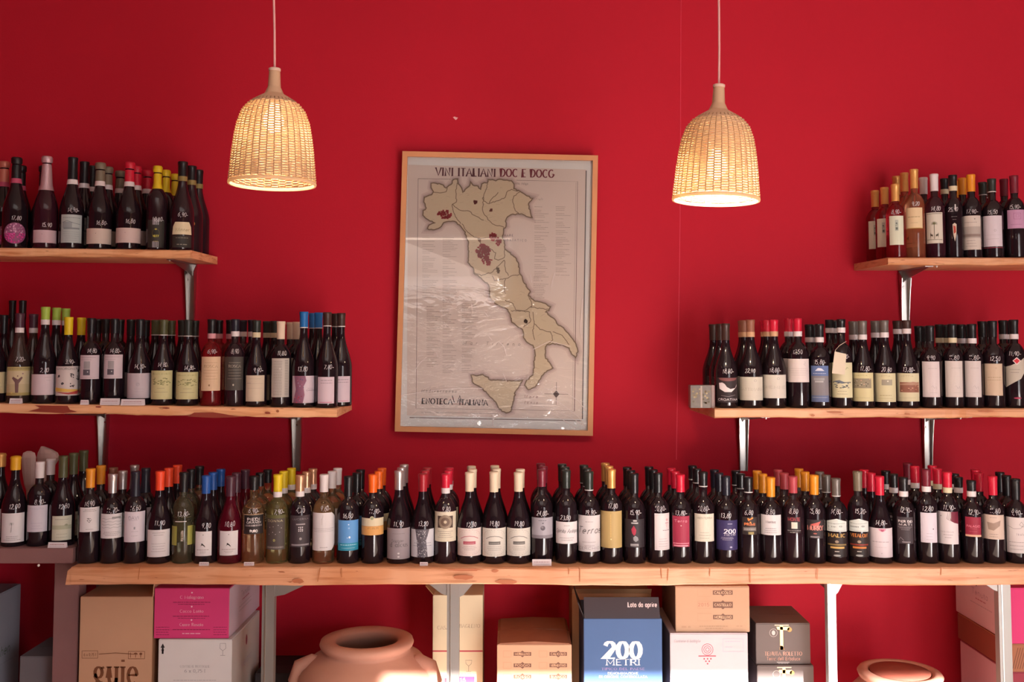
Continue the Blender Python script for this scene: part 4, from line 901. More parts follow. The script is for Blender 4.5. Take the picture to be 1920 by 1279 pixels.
# two taller bottles standing behind the dancing figure bottle
for k, (px, kx) in enumerate(((24, 0), (44, 0))):
    pass
MR = [
 (1362, 'b', 'k', 607, 638, 'brn', None, 'c', (1345, 1383, 708, 755, '2c2024', 'bird'), '18,80', 696, [(1350, 0), (1337, 1)], 'black label with white bird'),
 (1409, 'b', 'k', 600, 623, 'tan', 'b', 'c', (1387, 1431, 707, 751, 'c5bfb4', 'gatti:GATTINARA'), '22,90', 695, [1397, (1400, 1)], 'cream grey label nearest the bird label'),
 (1453, 'b', 'k', 600, 622, 'crs', 'b', 'c', (1431, 1474, 703, 747, 'c8c2ba', 'gatti:GHEMME'), '18,80', 694, [1438, 1424], 'cream grey label with round crest'),
 (1498, 'd', 'k', 597, 622, 'crs', 'w', 'c', (1478, 1518, 673, 717, 'd4c8c8', 'corner'), '12,50', 660, [1477, (1486, 1)], 'high square white label'),
 (1539, 'd', 'k', 608, 633, 'blk', 'w', 'c', (1522, 1554, 686, 754, '7f7a80', 'mount'), '15,80', 679, [1514, (1526, 1)], 'tall blue and grey label'),
 (1580, 'd', 'k', 599, 615, 'blk', 'w', 'c', (1561, 1599, 680, 746, 'd0caa8', 'lake'), '16,80', 668, [1554, (1566, 1)], 'cream label and hanging paper tag'),
 (1620, 'b', 'k', 602, 628, 'gry', 'w', 'c', (1599, 1638, 699, 753, 'c9c096', 'pic1'), '17,80', 691, [1599, (1606, 1)], 'yellowish label with busy picture'),
 (1661, 'b', 'k', 601, 624, 'gry', 'w', 'c', (1641, 1680, 700, 754, 'cbc4a0', 'pic2'), '20,80', 693, [1640, (1650, 1)], 'yellowish label with small moon picture'),
 (1703, 'b', 'k', 601, 617, 'brn', 'w', 'c', (1681, 1724, 700, 753, 'cbc4a4', 'pic3'), '13,80', 693, [1683, (1690, 1)], 'yellowish label with brown landscape'),
 (1747, 'd', 'k', 611, 640, 'blk', None, 'c', (1731, 1763, 678, 745, 'cec2c4', 'faint'), '9,90', 671, [(1721, 0), (1734, 1)], 'tall pale label beside brown landscape'),
 (1789, 'd', 'k', 608, 634, 'blk', 'c', 'c', (1774, 1806, 677, 745, 'cdc3c0', 'faint:b'), '11,80', 670, [1761, (1773, 1)], 'tall pale label with cream neck band'),
 (1826, 'd', 'k', 608, 635, 'blk', 'w', 'c', (1811, 1841, 677, 745, 'cbc1c1', 'faint:c'), '11,80', 670, [1801, (1812, 1)], 'tall pale label beside beige label'),
 (1865, 'd', 'k', 602, 632, 'blk', None, 'c', (1848, 1881, 682, 742, 'c6b09a', 'beige'), '12,50', 673, [1841, (1852, 1)], 'beige label on the middle right shelf'),
 (1905, 'd', 'k', 600, 627, 'blk', 'w', 'c', (1888, 1922, 671, 727, 'b8b0a4', 'diamond'), '11,90', 663, [1880, (1893, 1)], 'slanted label with red diamond'),
]
row('MR', YMR, 765, 'middle right shelf', 'wine bottles on the middle right shelf', MR)
UR = [
 (1681, 'd', 'r', 346, 378, 'gol', None, 'c', (1669, 1695, 404.5, 459, 'ccd0bc', 'totem'), '8,90', 397, [1658, 1640], 'narrow pale label with totem drawing'),
 (1717, 'd', 'o', 318, 354, 'gol', None, 'c', (1701, 1731, 389, 428, 'd8c09a', 'scr2'), '9,20', 382, [1697, 1680], 'beige label with wavy foot'),
 (1755, 'd', 'p', 327, 359, 'wht', None, 'c', (1739, 1769, 398, 456, 'c8c2b6', 'tree'), '14,80', 391, [1729], 'palm tree and beasts label'),
 (1790, 'd', 'k', 329, 350, 'blk', 'c', 'c', (1780, 1802, 417, 453, '2a2020', 'shield'), '25,90', 392, [1772], 'small red and white shield'),
 (1824, 'd', 'k', 328, 360, 'ora', None, 'c', (1806, 1840, 404, 468, 'c6bcb4', 'banded'), '17,90', 396, [1802, (1790, 1)], 'cream label with grey picture band'),
 (1863, 'd', 'k', 336, 360, 'dkg', 's', 'c', (1845, 1880, 404, 462, 'cdc3cd', 'circle'), '15,50', 397, [1842, (1845, 1)], 'white label with small ring'),
 (1905, 'd', 'k', 330, 363, 'mar', None, 'c', (1891, 1922, 393, 428, 'b88cae', 'lilac'), '15,90', 387, [1882], 'short lilac label'),
]
row('UR', YUR, 482, 'upper right shelf', 'wine bottles on the upper right shelf', UR, step=.076)
UL = [
 (27, 'c', 'k', 295, 336, 'blk', 'k', 'f', (7, 47, 417, 457, '8a4a70', 'magenta'), '17,80', 408, [(9, 0, 'pnk'), 52, (72, 1)], 'round magenta label'),
 (84, 'c', 'p', 293, 358, 'slp', None, 'f', (62, 105, 431, 455, 'c0a4ac', 'spark'), '15,90', 421, [], 'low pink label'),
 (133, 'c', 'k', 296, 338, 'blk', 'w', 'c', (114, 152, 402, 455, 'a8b0b0', 'cellar'), '14,90', 393, [159, 174], 'bluish estate label'),
 (185, 'c', 'k', 305, 341, 'khk', 'w', 'f', (157, 211, 428, 457, 'c4b2a8', 'spark:b'), '16,80', 417, [203, 226], 'wide low label under grey foil'),
 (240, 'c', 'k', 304, 342, 'crs', 'w', 'f', (212, 268, 427, 455, 'c6b0ac', 'spark:c'), '16,80', 414, [257, 277], 'wide low label under red foil'),
 (293, 'd', 'n', 311, 355, 'yel', None, 'f', (277, 307, 412, 464, '2c2824', 'y1077'), '10,80', 411, [312, 329], 'gold numbered oval print'),
 (340, 'c', 'n', 304, 332, 'blk', 'g', 'c', (323, 358, 415, 464, '2e2a26', 'oval'), '6,90', 402, [360, 373], 'cream arched label'),
]
row('UL', YUR, 467, 'upper left shelf', 'sparkling wine bottles on the upper left shelf', UL, step=.0865)

# ================================================================ brown painted side stand with three bottles
BRN = mat('86605f', .6, noise=.12, nscale=9, bump=.15)
ZST = at(0, 1030.5, 3.245).z
sx1 = at(136, 1045, 3.26).x; px1 = at(147, 1150, 3.38).x
st = empty('plant_stand', (-1.7, 3.5, 0)); T = Matrix.Translation(-st.location)
st.name = 'painted_stand'
tag(st, 'purple brown painted stand beside the long plank, holding three bottles', 'stand')
o = box_obj('top', -2.1, sx1, 3.26, YW-.003, zb+.001, ZST, BRN, st, .002); o.matrix_parent_inverse = T
zt_ = zb+.001
for (a, b, y0, y1) in ((at(100, 1150, 3.38).x, px1, 3.38, 3.44), (at(100, 1150, 3.38).x, px1, 3.72, 3.78), (-2.08, -2.0, 3.38, 3.44)):
    o = box_obj('post', a, b, y0, y1, 0, zt_, BRN, st, .002); o.matrix_parent_inverse = T
for s_ in (at(70, 1062, 3.25),):
    vs, fs = lathe([(.004, 0), (.004, .003), (.002, .004)], 10)
    o = mesh_obj('screw', pymesh('screw', [(s_.x+v[0], 3.26-v[2], s_.z+.001+v[1]) for v in vs], fs, mat('e8dcd8', .4)), st); o.matrix_parent_inverse = T
ST = [
 (25, 'b', 'k', 855, 881, 'wax', None, 'w', (2, 44, 963, 1018, W1, 'palm'), '12,00', 950, [(2, 0, 'gol')], 'white label with sketched palm'),
 (71, 'd', 'k', 866, 896, 'wht', None, 'c', (50, 87, 948, 998, 'c6bfca', 'txt:PASSITO:.84:.06:a8a0b4::.6'), '8,90', 942, [96], 'lilac label on the stand'),
 (115, 'b', 'k', 855, 895, 'olv', None, 'c', (97, 133, 968, 1014, 'c2c0ae', 'land'), '12,80', 950, [138, 157], 'faded green landscape label'),
]
row(None, 3.32, 1030, 'painted stand', 'wine bottles on the painted stand', ST, zbase=ZST)

# ================================================================ price cards
CARD = mat('d8cdd2', .6)
def card(x0, x1, y0, y1, shelf, Yc, lbl, z=None, tent=False):
    a = at(x0, y1, Yc); b = at(x1, y1, Yc); zz = z if z is not None else SHELF[shelf][1](a.x); h = at(x0, y0, Yc).z-at(x0, y1, Yc).z
    wd = b.x-a.x; r = empty('price_card', ((a.x+b.x)/2, Yc, zz)); dy = h*.28
    bm = bmesh.new(); prism(bm, [(0, 0), (dy, h), (dy+.0008, h), (.0008, 0)], -wd/2, wd/2, 'x')
    bm_obj('front_leaf', bm, CARD, r)
    bm = bmesh.new(); prism(bm, [(2*dy, 0), (dy, h), (dy+.0008, h+.0001), (2*dy+.0008, 0)], -wd/2, wd/2, 'x'); bm_obj('back_leaf', bm, CARD, r)
    f = Flat(); f.greek(-wd*.4, wd*.4, h*.55, .0014, '9a5a62'); 
    if wd > .03: f.greek(-wd*.4, wd*.4, h*.25, .001, 'a89aa0')
    f.build('card_print', lambda u, v, l: (u, v/h*dy-.0006, v), r)
    tag(r, lbl, 'card', 'folded price cards on the shelves')
card(373, 391, 1054.5, 1061, 'B', 3.232, 'small white price card before the blue capped bottle')
card(457, 476, 1054.5, 1061, 'B', 3.232, 'small white price card before the amber bottle')
card(787, 802, 1054, 1060.5, 'B', 3.232, 'small white price card before the floral column label')
card(998, 1034, 1049, 1060.5, 'B', 3.232, 'wide white price card before the pomegranate label')
card(89, 124, 1026, 1036, None, 3.27, 'white price card on the brown painted stand', z=ZST)
card(17, 40, 747, 757, 'ML', 3.402, 'white price card before the dancing figure label')
card(150, 165, 750, 759, 'ML', 3.402, 'tiny price card before the first grey picture label')
card(187, 223, 747.5, 760, 'ML', 3.402, 'wide folded card before the second grey picture label')
card(226, 270, 749.5, 761, 'ML', 3.402, 'wide folded card before the lilac grey label')

# small boxed card set at the free end of the middle right shelf
r = empty('keepsake_box', (at(1316, 765, 3.45).x, 3.45, z0), .0); tag(r, 'small grey brown see-through box at the free end of the shelf', 'box')
a = at(1293, 762, 3.45).x-r.location.x; b = at(1338, 762, 3.45).x-r.location.x; hh = at(1300, 722, 3.45).z-z0
box_obj('box_body', a, b-.012, -.02, .02, 0.0005, hh, mat('6a6058', .3, noise=.5, nscale=60), r, .001)
box_obj('sleeve', b-.0115, b, -.021, .021, 0.0005, hh, mat('8a7470', .4), r, .001)
f = Flat()
for i in range(26): f.ell(random.uniform(a+.008, b-.02), random.uniform(.01, hh-.01), .004, .0035, random.choice(['8a7a58', '5a5240', 'a89878', '77664c']), 1, 7)
f.rect(a+.034, 0.002, a+.040, hh-.002, 'a89a92', 2)
f.build('picture', lambda u, v, l: (u, -.0206-.0002*l, v), r)

# hanging paper tag on the lake-label bottle
hb = [o for o in COL.objects if o.get('label', '').find('hanging paper tag, middle') > 0][0]
hx = hb.location.x; Yt = YMR-.05
def loc(p): return hb.matrix_basis.inverted() @ p
q = [at(*c_, Yt) for c_ in ((1565, 659), (1587, 664), (1584, 703), (1560, 700))]
bm = bmesh.new(); A_ = [bm.verts.new(loc(p)) for p in q]; B_ = [bm.verts.new(loc(p+Vector((0, .0012, 0)))) for p in q]
bm.faces.new(A_); bm.faces.new(B_[::-1])
for i in range(4): bm.faces.new((A_[i], B_[i], B_[(i+1) % 4], A_[(i+1) % 4]))
bmesh.ops.recalc_face_normals(bm, faces=bm.faces[:]); bm_obj('hang_tag', bm, mat('cfc2ae', .6), hb)
vs, fs = tube([loc(at(px, py, YMR-.03 if py < 655 else Yt)) for px, py in ((1587, 640), (1574, 648), (1566, 657), (1568, 662))], .0009, 6)
mesh_obj('tag_string', pymesh('tag_string', vs, fs, mat('d8c4b4', .7)), hb)
# gold tag and back labels on the last sparkling bottles
for o in [o for o in COL.objects if 'behind the one with cream arched label' in o.get('label', '')]:
    R0 = .0425
    f = Flat(.005)
    if o['label'].find('right behind') > 0: f.ell(.012, .105, .0055, .0075, 'c88a3c', 1, 14)
    else: f.rect(.004, .012, .020, .052, 'c8b4b4'); f.rect(.006, .03, .018, .05, '6a5a5c', 2); f.rect(.004, .012, .020, .022, 'c87a7a', 2)
    def wr(u, v, l):
        rr_ = rad('c', .30, R0, v)+.0006+.0002*l; a = u/R0; return (rr_*math.sin(a), -rr_*math.cos(a), v)
    lb = f.build('neck_label', wr, o)
    for ch in list(o.children):
        if ch.name.startswith(('front_label', 'label_print')) :
            for g_ in list(ch.children): bpy.data.objects.remove(g_)
            bpy.data.objects.remove(ch)

# folded paper behind the stand bottles
def paper(name, prof, Y, lbl, seedv):
    rnd = random.Random(seedv); r = empty(name, (at(prof[0][0], prof[0][1], Y).x, Y, ZST)); bm = bmesh.new(); rows_ = []
    for (xl, xr, y) in prof:
        a = at(xl, y, Y); b = at(xr, y, Y); c_ = (a+b)/2; hw = (b.x-a.x)/2; n = 12; rw = []
        for i in range(n):
            t = 2*PI*i/n; rw.append(bm.verts.new((c_.x+hw*math.cos(t)+rnd.uniform(-.0012, .0012), Y+max(.003, hw*.55)*math.sin(t), c_.z)))
        rows_.append(rw)
    for a, b in zip(rows_, rows_[1:]):
        for i in range(len(a)): bm.faces.new((a[i], a[(i+1) % len(a)], b[(i+1) % len(a)], b[i]))
    bm.faces.new(rows_[0]); bm.faces.new(rows_[-1][::-1]); bmesh.ops.recalc_face_normals(bm, faces=bm.faces[:])
    o = bm_obj('paper_sheet', bm, mat('b89a94', .8, noise=.1, nscale=20), r); o.matrix_parent_inverse = Matrix.Translation(-r.location)
    tag(r, lbl, 'paper wrap'); return r
paper('paper_wrap', [(50, 58, 846), (44, 65, 849), (41, 68, 858), (42, 67, 885), (45, 65, 908), (49, 59, 920), (51, 55, 960), (48, 58, 1008)], 3.47, 'rounded pinkish paper wrap between the yellow and white capped bottles', 1)
paper('paper_wrap', [(77, 82, 837), (74, 98, 843), (71, 108, 849), (69, 112, 858), (70, 104, 872), (73, 95, 900), (76, 88, 1008)], 3.52, 'folded pink paper wrap behind the white capped bottles', 2)

# two tall dark bottles behind the dancing figure label
src = [o for o in COL.objects if 'low blank pinkish label, middle' in o.get('label', '')][0]
for px, lbl in ((26, 'tall dark bottle behind the dancing figure, beside the beige labelled one'), (43, 'tall dark bottle behind the dancing figure, nearer the lime green caps')):
    c = copy_tree(src); Y2 = YMR+(.165 if px == 43 else .25); c.location = (at(px, 564, Y2).x + (.0 if px == 43 else -.004), Y2, SHELF['ML'][1](-1.7)); c['label'] = lbl
    c.scale = (.86, .86, (at(px, 564, Y2).z-c.location.z)/(at(81, 576, YMR).z-src.location.z))
    for ch in c.children:
        if ch.name.startswith(('capsule', 'neck_band')): ch.data = ch.data.copy(); ch.data.materials[0] = mat('17161a', .35)

# ================================================================ pendant lamps
def lamp(px, ptop, pbx, pby, lbl, tiltdir, energy, cordx):
    YLp = 2.69; s = 1/ (F/YLp)
    T0 = at(px, ptop, YLp); B0 = at(pbx, pby, YLp); ax = (T0-B0); Hs = ax.length; ax.normalize()
    r = empty('pendant_lamp', B0); r.rotation_mode = 'QUATERNION'
    zax = ax; xax = Vector((1, 0, 0)); yax = zax.cross(xax).normalized(); xax = yax.cross(zax)
    rot = Matrix((xax, yax, zax)).transposed(); r.rotation_quaternion = rot.to_quaternion()
    # profile (fraction from top, radius in px)
    P = [(0, 10), (.15, 11.8), (.21, 18), (.262, 37), (.30, 47), (.36, 58), (.46, 66), (.565, 70.5), (.72, 75), (.87, 78), (.965, 80)]
    def rd(fr):
        for (a, ra), (b, rb_) in zip(P, P[1:]):
            if fr <= b: t = (fr-a)/(b-a); return (ra+(rb_-ra)*t)*s
        return P[-1][1]*s
    STR = mat('dcc0a0', .65, trans=0, key='rattan'); STK = mat('b08a66', .7, key='stake'); 
    if not STR.get('ok'):
        STR['ok'] = 1; p = STR.node_tree.nodes['Principled BSDF']; n = STR.node_tree.nodes; L = STR.node_tree.links
        tr = n.new('ShaderNodeBsdfTranslucent'); tr.inputs[0].default_value = (.95, .78, .52, 1); mx = n.new('ShaderNodeMixShader'); mx.inputs[0].default_value = .26
        out = n['Material Output']; L.new(p.outputs[0], mx.inputs[1]); L.new(tr.outputs[0], mx.inputs[2]); L.new(mx.outputs[0], out.inputs[0])
    # dense woven neck
    vs, fs = [], []
    rows_ = 46; nst = 36; sg = nst*4
    def ring(fr, hgt, amp, ph, thick):
        b = len(vs); z = Hs*(1-fr); R = rd(fr)
        m = sg
        for i in range(m):
            a = 2*PI*i/m; w_ = amp*math.cos(nst/2*a+ph*PI)
            for (dr, dz) in ((thick, -hgt), (thick, hgt), (-thick, hgt), (-thick, -hgt)):
                q = R+w_+dr; vs.append((q*math.cos(a), q*math.sin(a), z+dz))
        for i in range(m):
            j = (i+1) % m
            for k in range(4):
                l = (k+1) % 4; fs.append((b+i*4+k, b+j*4+k, b+j*4+l, b+i*4+l))
    n1 = 62
    for i in range(n1):
        fr = .30+.66*i/(n1-1); ring(fr, .00150, .0020, i % 2, .0006)
    w1 = mesh_obj('woven_strands', pymesh('woven_strands', vs, fs, STR, None, True), r); w1['kind'] = 'stuff'
    # stakes
    vs2, fs2 = [], []
    for k in range(nst):
        a = 2*PI*(k+.5)/nst; path = []
        for i in range(15):
            fr = .27+.70*i/14; path.append((rd(fr)*math.cos(a), rd(fr)*math.sin(a), Hs*(1-fr)))
        v, f_ = tube(path, .0015, 5); b = len(vs2); vs2 += v; fs2 += [tuple(b+q for q in t) for t in f_]
    w2 = mesh_obj('stake_rods', pymesh('stake_rods', vs2, fs2, STK, None, True), r); w2['kind'] = 'stuff'
    # closely wound top: solid skin with raised winding
    prof = []
    for i in range(64):
        fr = .0+.305*i/63; prof.append((rd(fr)+.0007*(i % 2), Hs*(1-fr)))
    vs3, fs3 = lathe(prof[::-1], 36, False, True)
    mesh_obj('wound_neck', pymesh('wound_neck', vs3, fs3, mat('cfa988', .7), None, True), r)
    lathe_obj('rim_hoop', [(80*s-.003, 0), (80*s+.002, 0), (80*s+.003, .004), (80*s+.002, .009), (80*s-.003, .009), (80*s-.003, 0)], STR, r, 64, (0, 0, 0), False, False)
    lathe_obj('neck_ring', [(10*s, -.002), (10*s+.002, 0), (10*s+.002, .006), (10*s, .007)], mat('e0c0ae', .5), r, 24, (0, 0, Hs-.002))
    fb = (.44 if px < 900 else .70)
    zb_ = Hs*(1-fb)
    bulb = lathe_obj('bulb', [(.004, -.034), (.017, -.028), (.026, -.012), (.028, .002), (.022, .020), (.014, .034), (.013, .046), (.006, .048)], mat('ffe2ae', .3, emit=12), r, 20, (0, 0, zb_))
    lathe_obj('bulb_socket', [(.015, .046), (.017, .05), (.017, .09), (.006, .095)], mat('d8cfc8', .4), r, 16, (0, 0, zb_))
    vs, fs = tube([(0, 0, zb_+.094), (0, 0, Hs-.01)], .003, 8); mesh_obj('inner_cord', pymesh('inner_cord', vs, fs, mat('e0b4ac', .6)), r)
    l = bpy.data.lights.new('bulb_light', 'POINT'); l.energy = energy; l.color = (1, .83, .55); l.shadow_soft_size = .03
    lo = bpy.data.objects.new('bulb_light', l); COL.objects.link(lo); lo.parent = r; lo.location = (0, 0, zb_-.05)
    # cord up to the ceiling
    top = at(cordx, 0, YLp); tp = T0+(top-T0)*((3.595-T0.z)/(top.z-T0.z)); inv = (Matrix.Translation(B0) @ rot.to_4x4()).inverted()
    pts = [inv @ (T0+(tp-T0)*(i/12)+Vector((.0012*math.sin(i*1.3), 0, 0))) for i in range(13)]
    vs, fs = tube(pts, .0032, 8); mesh_obj('cord', pymesh('cord', vs, fs, mat('e0a8a4', .6), None, True), r)
    lathe_obj('ceiling_rose', [(.045, -.002), (.045, -.012), (.03, -.03), (.006, -.034)][::-1], mat('e6ddd6', .5), r, 24).matrix_parent_inverse = inv @ Matrix.Translation((tp.x, tp.y, 3.6))
    tag(r, lbl, 'lamp', 'woven pendant lamps')
lamp(515, 131.5, 510.5, 347, 'woven rattan pendant lamp nearer the sparkling wine shelf, tilted a little', 1, 3.0, 513)
lamp(1348, 162, 1342, 377, 'woven rattan pendant lamp hanging beside the upper right shelf', 0, 7.5, 1347.5)

# ================================================================ framed map
pc = at(932, 549, YW-.03)
lean = math.radians(.6); rollp = math.radians(-1.28)
FW, FH = .742, 1.058
fr_ = empty('framed_map', pc); M0 = Matrix.Rotation(lean, 4, 'X') @ Matrix.Rotation(rollp*-1*-1, 4, 'Y')
# local frame: x right, z up, y into wall
M0 = Matrix.Translation(pc) @ Matrix.Rotation(-lean*-1, 4, 'X') @ Matrix.Rotation(math.radians(1.28), 4, 'Y')
fr_.matrix_world = M0
tag(fr_, 'wood framed wine map of Italy on the red wall between the lamps', 'framed map')
MI = M0.inverted()
def pl(px, py):
    """photo pixel -> poster plane"""
    d = ray(px, py); o_ = Vector((0, 0, CAMZ)); n = (M0.to_3x3() @ Vector((0, 1, 0))); t = n.dot(pc-o_)/n.dot(d); q = MI @ (o_+d*t); return (q.x, q.z)
FRW = mat('cf9064', .45, noise=.08, nscale=12); hw, hh_ = FW/2, FH/2; t_ = .019
for nm, pts in (('frame_rail', [(-hw, hh_), (hw, hh_), (hw-t_, hh_-t_), (-hw+t_, hh_-t_)]), ('frame_rail', [(-hw, -hh_), (hw, -hh_), (hw-t_, -hh_+t_), (-hw+t_, -hh_+t_)]),
                ('frame_rail', [(-hw, -hh_), (-hw, hh_), (-hw+t_, hh_-t_), (-hw+t_, -hh_+t_)]), ('frame_rail', [(hw, -hh_), (hw, hh_), (hw-t_, hh_-t_), (hw-t_, -hh_+t_)])):
    bm = bmesh.new(); prism(bm, pts, -.016, .006); bm_obj(nm, bm, FRW, fr_)
box_obj('backing_board', -hw+.004, hw-.004, .0005, .004, -hh_+.004, hh_-.004, mat('fcf8f4', .8), fr_)
f = Flat()
f.poly([pl(765, 309), pl(1099, 318), pl(1092, 786), pl(763, 779)], 'f4e2d8', 1)
def L(pts, wd, col, lay=3): f.line([pl(*p) for p in pts], wd, col, lay)
L([(1099, 320), (1092, 786)], .004, '77706c'); L([(768, 783), (1091, 789)], .003, '8a7a74'); 
L([(784, 335), (845, 336)], .0014, '8a6a64'); L([(968, 338), (1083, 340.5), (1077, 771), (955, 768)], .0014, '8a6a64'); L([(932, 768), (780, 766), (784, 335)], .0014, '8a6a64')
L([(1080, 342), (1073, 768)], .0007, 'a08880'); L([(790, 773), (935, 776)], .0012, 'b09a94')
z5 = lambda u, v: (730+u/4.41, 270+v/4.41)
z6 = lambda u, v: (730+u/4.568, 550+v/4.568)
it = [z5(*p) for p in ((345, 325), (385, 325), (430, 335), (470, 365), (520, 325), (530, 295), (565, 290), (570, 330), (600, 370), (605, 400), (640, 365), (665, 345), (668, 310), (690, 340), (735, 350), (755, 375), (765, 330), (790, 320), (810, 325), (815, 295), (850, 295), (880, 305), (910, 292), (960, 300), (1010, 305), (1030, 330), (1030, 370), (1085, 395), (1130, 425), (1185, 450), (1160, 480), (1150, 500), (1165, 560), (1180, 610), (1120, 590), (1075, 580), (1020, 580), (980, 600), (960, 640), (965, 680), (945, 700), (935, 760), (950, 820), (955, 870), (1000, 900), (1050, 950), (1070, 1000), (1075, 1060), (1100, 1110), (1140, 1190), (1165, 1225))]
it += [z6(*p) for p in ((1190, 20), (1240, 65), (1330, 85), (1380, 115), (1365, 150), (1340, 160), (1400, 210), (1440, 265), (1500, 310), (1560, 380), (1600, 440), (1615, 500), (1595, 550), (1560, 520), (1540, 470), (1480, 440), (1400, 430), (1350, 440), (1335, 480), (1335, 540), (1370, 590), (1400, 640), (1330, 680), (1290, 740), (1250, 800), (1190, 825), (1160, 790), (1180, 740), (1230, 700), (1240, 620), (1245, 550), (1245, 490), (1230, 445), (1180, 420), (1150, 380), (1140, 310), (1090, 280), (1050, 250), (1030, 170), (1000, 130), (930, 100), (880, 60), (860, 20))]
it += [z5(*p) for p in ((820, 1165), (760, 1110), (700, 1070), (690, 1020), (650, 980), (655, 900), (650, 800), (620, 720), (590, 680), (540, 640), (490, 640), (450, 650), (420, 690), (360, 710), (315, 700), (330, 670), (380, 655), (310, 620), (278, 590), (280, 550), (305, 530), (285, 480), (290, 440), (350, 420), (365, 395), (345, 360))]
sic = [z6(*p) for p in ((700, 700), (760, 705), (800, 695), (830, 715), (870, 745), (960, 745), (1060, 750), (1140, 745), (1110, 800), (1080, 840), (1060, 930), (1040, 1010), (1000, 1025), (940, 990), (910, 930), (850, 870), (790, 810), (720, 770))]
# soft coast shading printed as two widening tints, then land
for wd, c_ in ((.030, 'e8d2ca'), (.018, 'd8c0ba'), (.009, 'c0aaa2')):
    f.line([pl(*p) for p in it+[it[0]]], wd, c_, 2 if wd > .02 else (2.3 if wd > .01 else 2.6)); f.line([pl(*p) for p in sic+[sic[0]]], wd, c_, 2 if wd > .02 else (2.3 if wd > .01 else 2.6))
f.poly([pl(*p) for p in it], 'e6d2b6', 3); f.poly([pl(*p) for p in sic], 'e6d2b6', 3)
def wig(pts, amp=1.3, seed=1):
    r = random.Random(seed); out = []
    for a, b in zip(pts, pts[1:]):
        n = max(2, int(math.dist(a, b)/3.2))
        for i in range(n): t = i/n; out.append((a[0]+(b[0]-a[0])*t+r.uniform(-amp, amp)*(i > 0), a[1]+(b[1]-a[1])*t+r.uniform(-amp, amp)*(i > 0)))
    return out+[pts[-1]]
L(wig(it+[it[0]]), .0042, '8a7462', 4); L(wig(sic+[sic[0]]), .0042, '8a7462', 4)
regs = [[z5(*p) for p in q] for q in (
 ((365, 400), (420, 405), (470, 395), (480, 365)), ((560, 320), (550, 400), (555, 480), (520, 500), (530, 560), (545, 600), (590, 660)), ((815, 330), (790, 400), (770, 450), (780, 470), (825, 495), (850, 450), (900, 400)),
 ((830, 490), (900, 470), (960, 440), (970, 400), (1010, 375), (1085, 395)), ((1085, 395), (1030, 430), (1020, 480), (1040, 550), (1075, 580)), ((780, 440), (770, 540), (790, 590), (850, 660), (950, 690)),
 ((520, 500), (590, 550), (660, 555), (700, 590), (780, 630)), ((600, 660), (640, 720), (700, 770), (750, 785), (830, 775), (860, 800), (930, 810)), ((740, 785), (760, 830), (840, 870), (880, 900), (870, 950), (900, 960), (950, 940), (955, 870)),
 ((700, 1060), (760, 1090), (850, 1060), (900, 1010), (950, 960)), ((850, 1090), (870, 1130), (980, 1110), (1000, 1095), (1075, 1080)), ((950, 960), (960, 1040), (985, 1090)), ((960, 1110), (950, 1180), (960, 1240)))]
regs += [[z6(*p) for p in q] for q in (((990, 60), (1060, 90), (1080, 140), (1160, 150), (1220, 110), (1210, 60), (1190, 20)), ((1040, 150), (1100, 150), (1200, 160), (1210, 240), (1150, 290)), ((1210, 120), (1300, 130), (1370, 140)),
 ((1230, 160), (1240, 240), (1230, 330), (1245, 400)), ((1240, 260), (1290, 310), (1380, 330), (1400, 400), (1350, 440)), ((1400, 330), (1480, 360), (1540, 440)))]
for i, q in enumerate(regs): L(wig(q, 1, i), .0028, '927c68', 4)
r = random.Random(5)
def inside(p, poly):
    c_ = False
    for i in range(len(poly)):
        a, b = poly[i-1], poly[i]
        if (a[1] > p[1]) != (b[1] > p[1]) and p[0] < (b[0]-a[0])*(p[1]-a[1])/(b[1]-a[1])+a[0]: c_ = not c_
    return c_
k = 0
while k < 230:   # relief hatching on the land
    x, y = r.uniform(793, 1085), r.uniform(336, 770)
    if inside((x, y), it) or inside((x, y), sic):
        k += 1; a = r.uniform(-.6, .6); ln = r.uniform(3, 9); f.line([pl(x-ln/2, y-ln*a/2), pl(x, y+r.uniform(-1, 1)), pl(x+ln/2, y+ln*a/2)], .0012, r.choice(['d3b89c', 'f0dcc2', 'ccb69e', 'e4c6ac']), 3.4)
def rblob(cx, cy, rx, ry, n, seed, c_='b8404c', s=2.4):
    q = random.Random(seed)
    for i in range(n):
        a = q.uniform(0, 2*PI); m = math.sqrt(q.random()); x, y = pl(cx+rx*m*math.cos(a), cy+ry*m*math.sin(a)); w_ = q.uniform(.5, 1)*s*.002
        f.poly([(x-w_, y-w_*.8), (x+w_*.9, y-w_), (x+w_, y+w_*.9), (x-w_*.7, y+w_)], c_, 4.2)
rblob(834, 402, 13, 7.5, 60, 1); rblob(906, 471, 13, 13, 130, 2); rblob(913, 488, 9, 9, 50, 9); rblob(924, 444, 6, 7, 34, 3); rblob(935, 453, 5, 7, 30, 4); rblob(891, 379, 2.5, 2.5, 12, 5, '7a3438'); rblob(921, 395, 2.5, 2.5, 8, 6, '8a5048'); rblob(934, 506, 2.5, 6, 12, 7, '77604c'); rblob(986, 602, 2.4, 3.5, 12, 8, '5a4a40'); rblob(899, 449, 3, 3, 8, 10, '8a5a40')
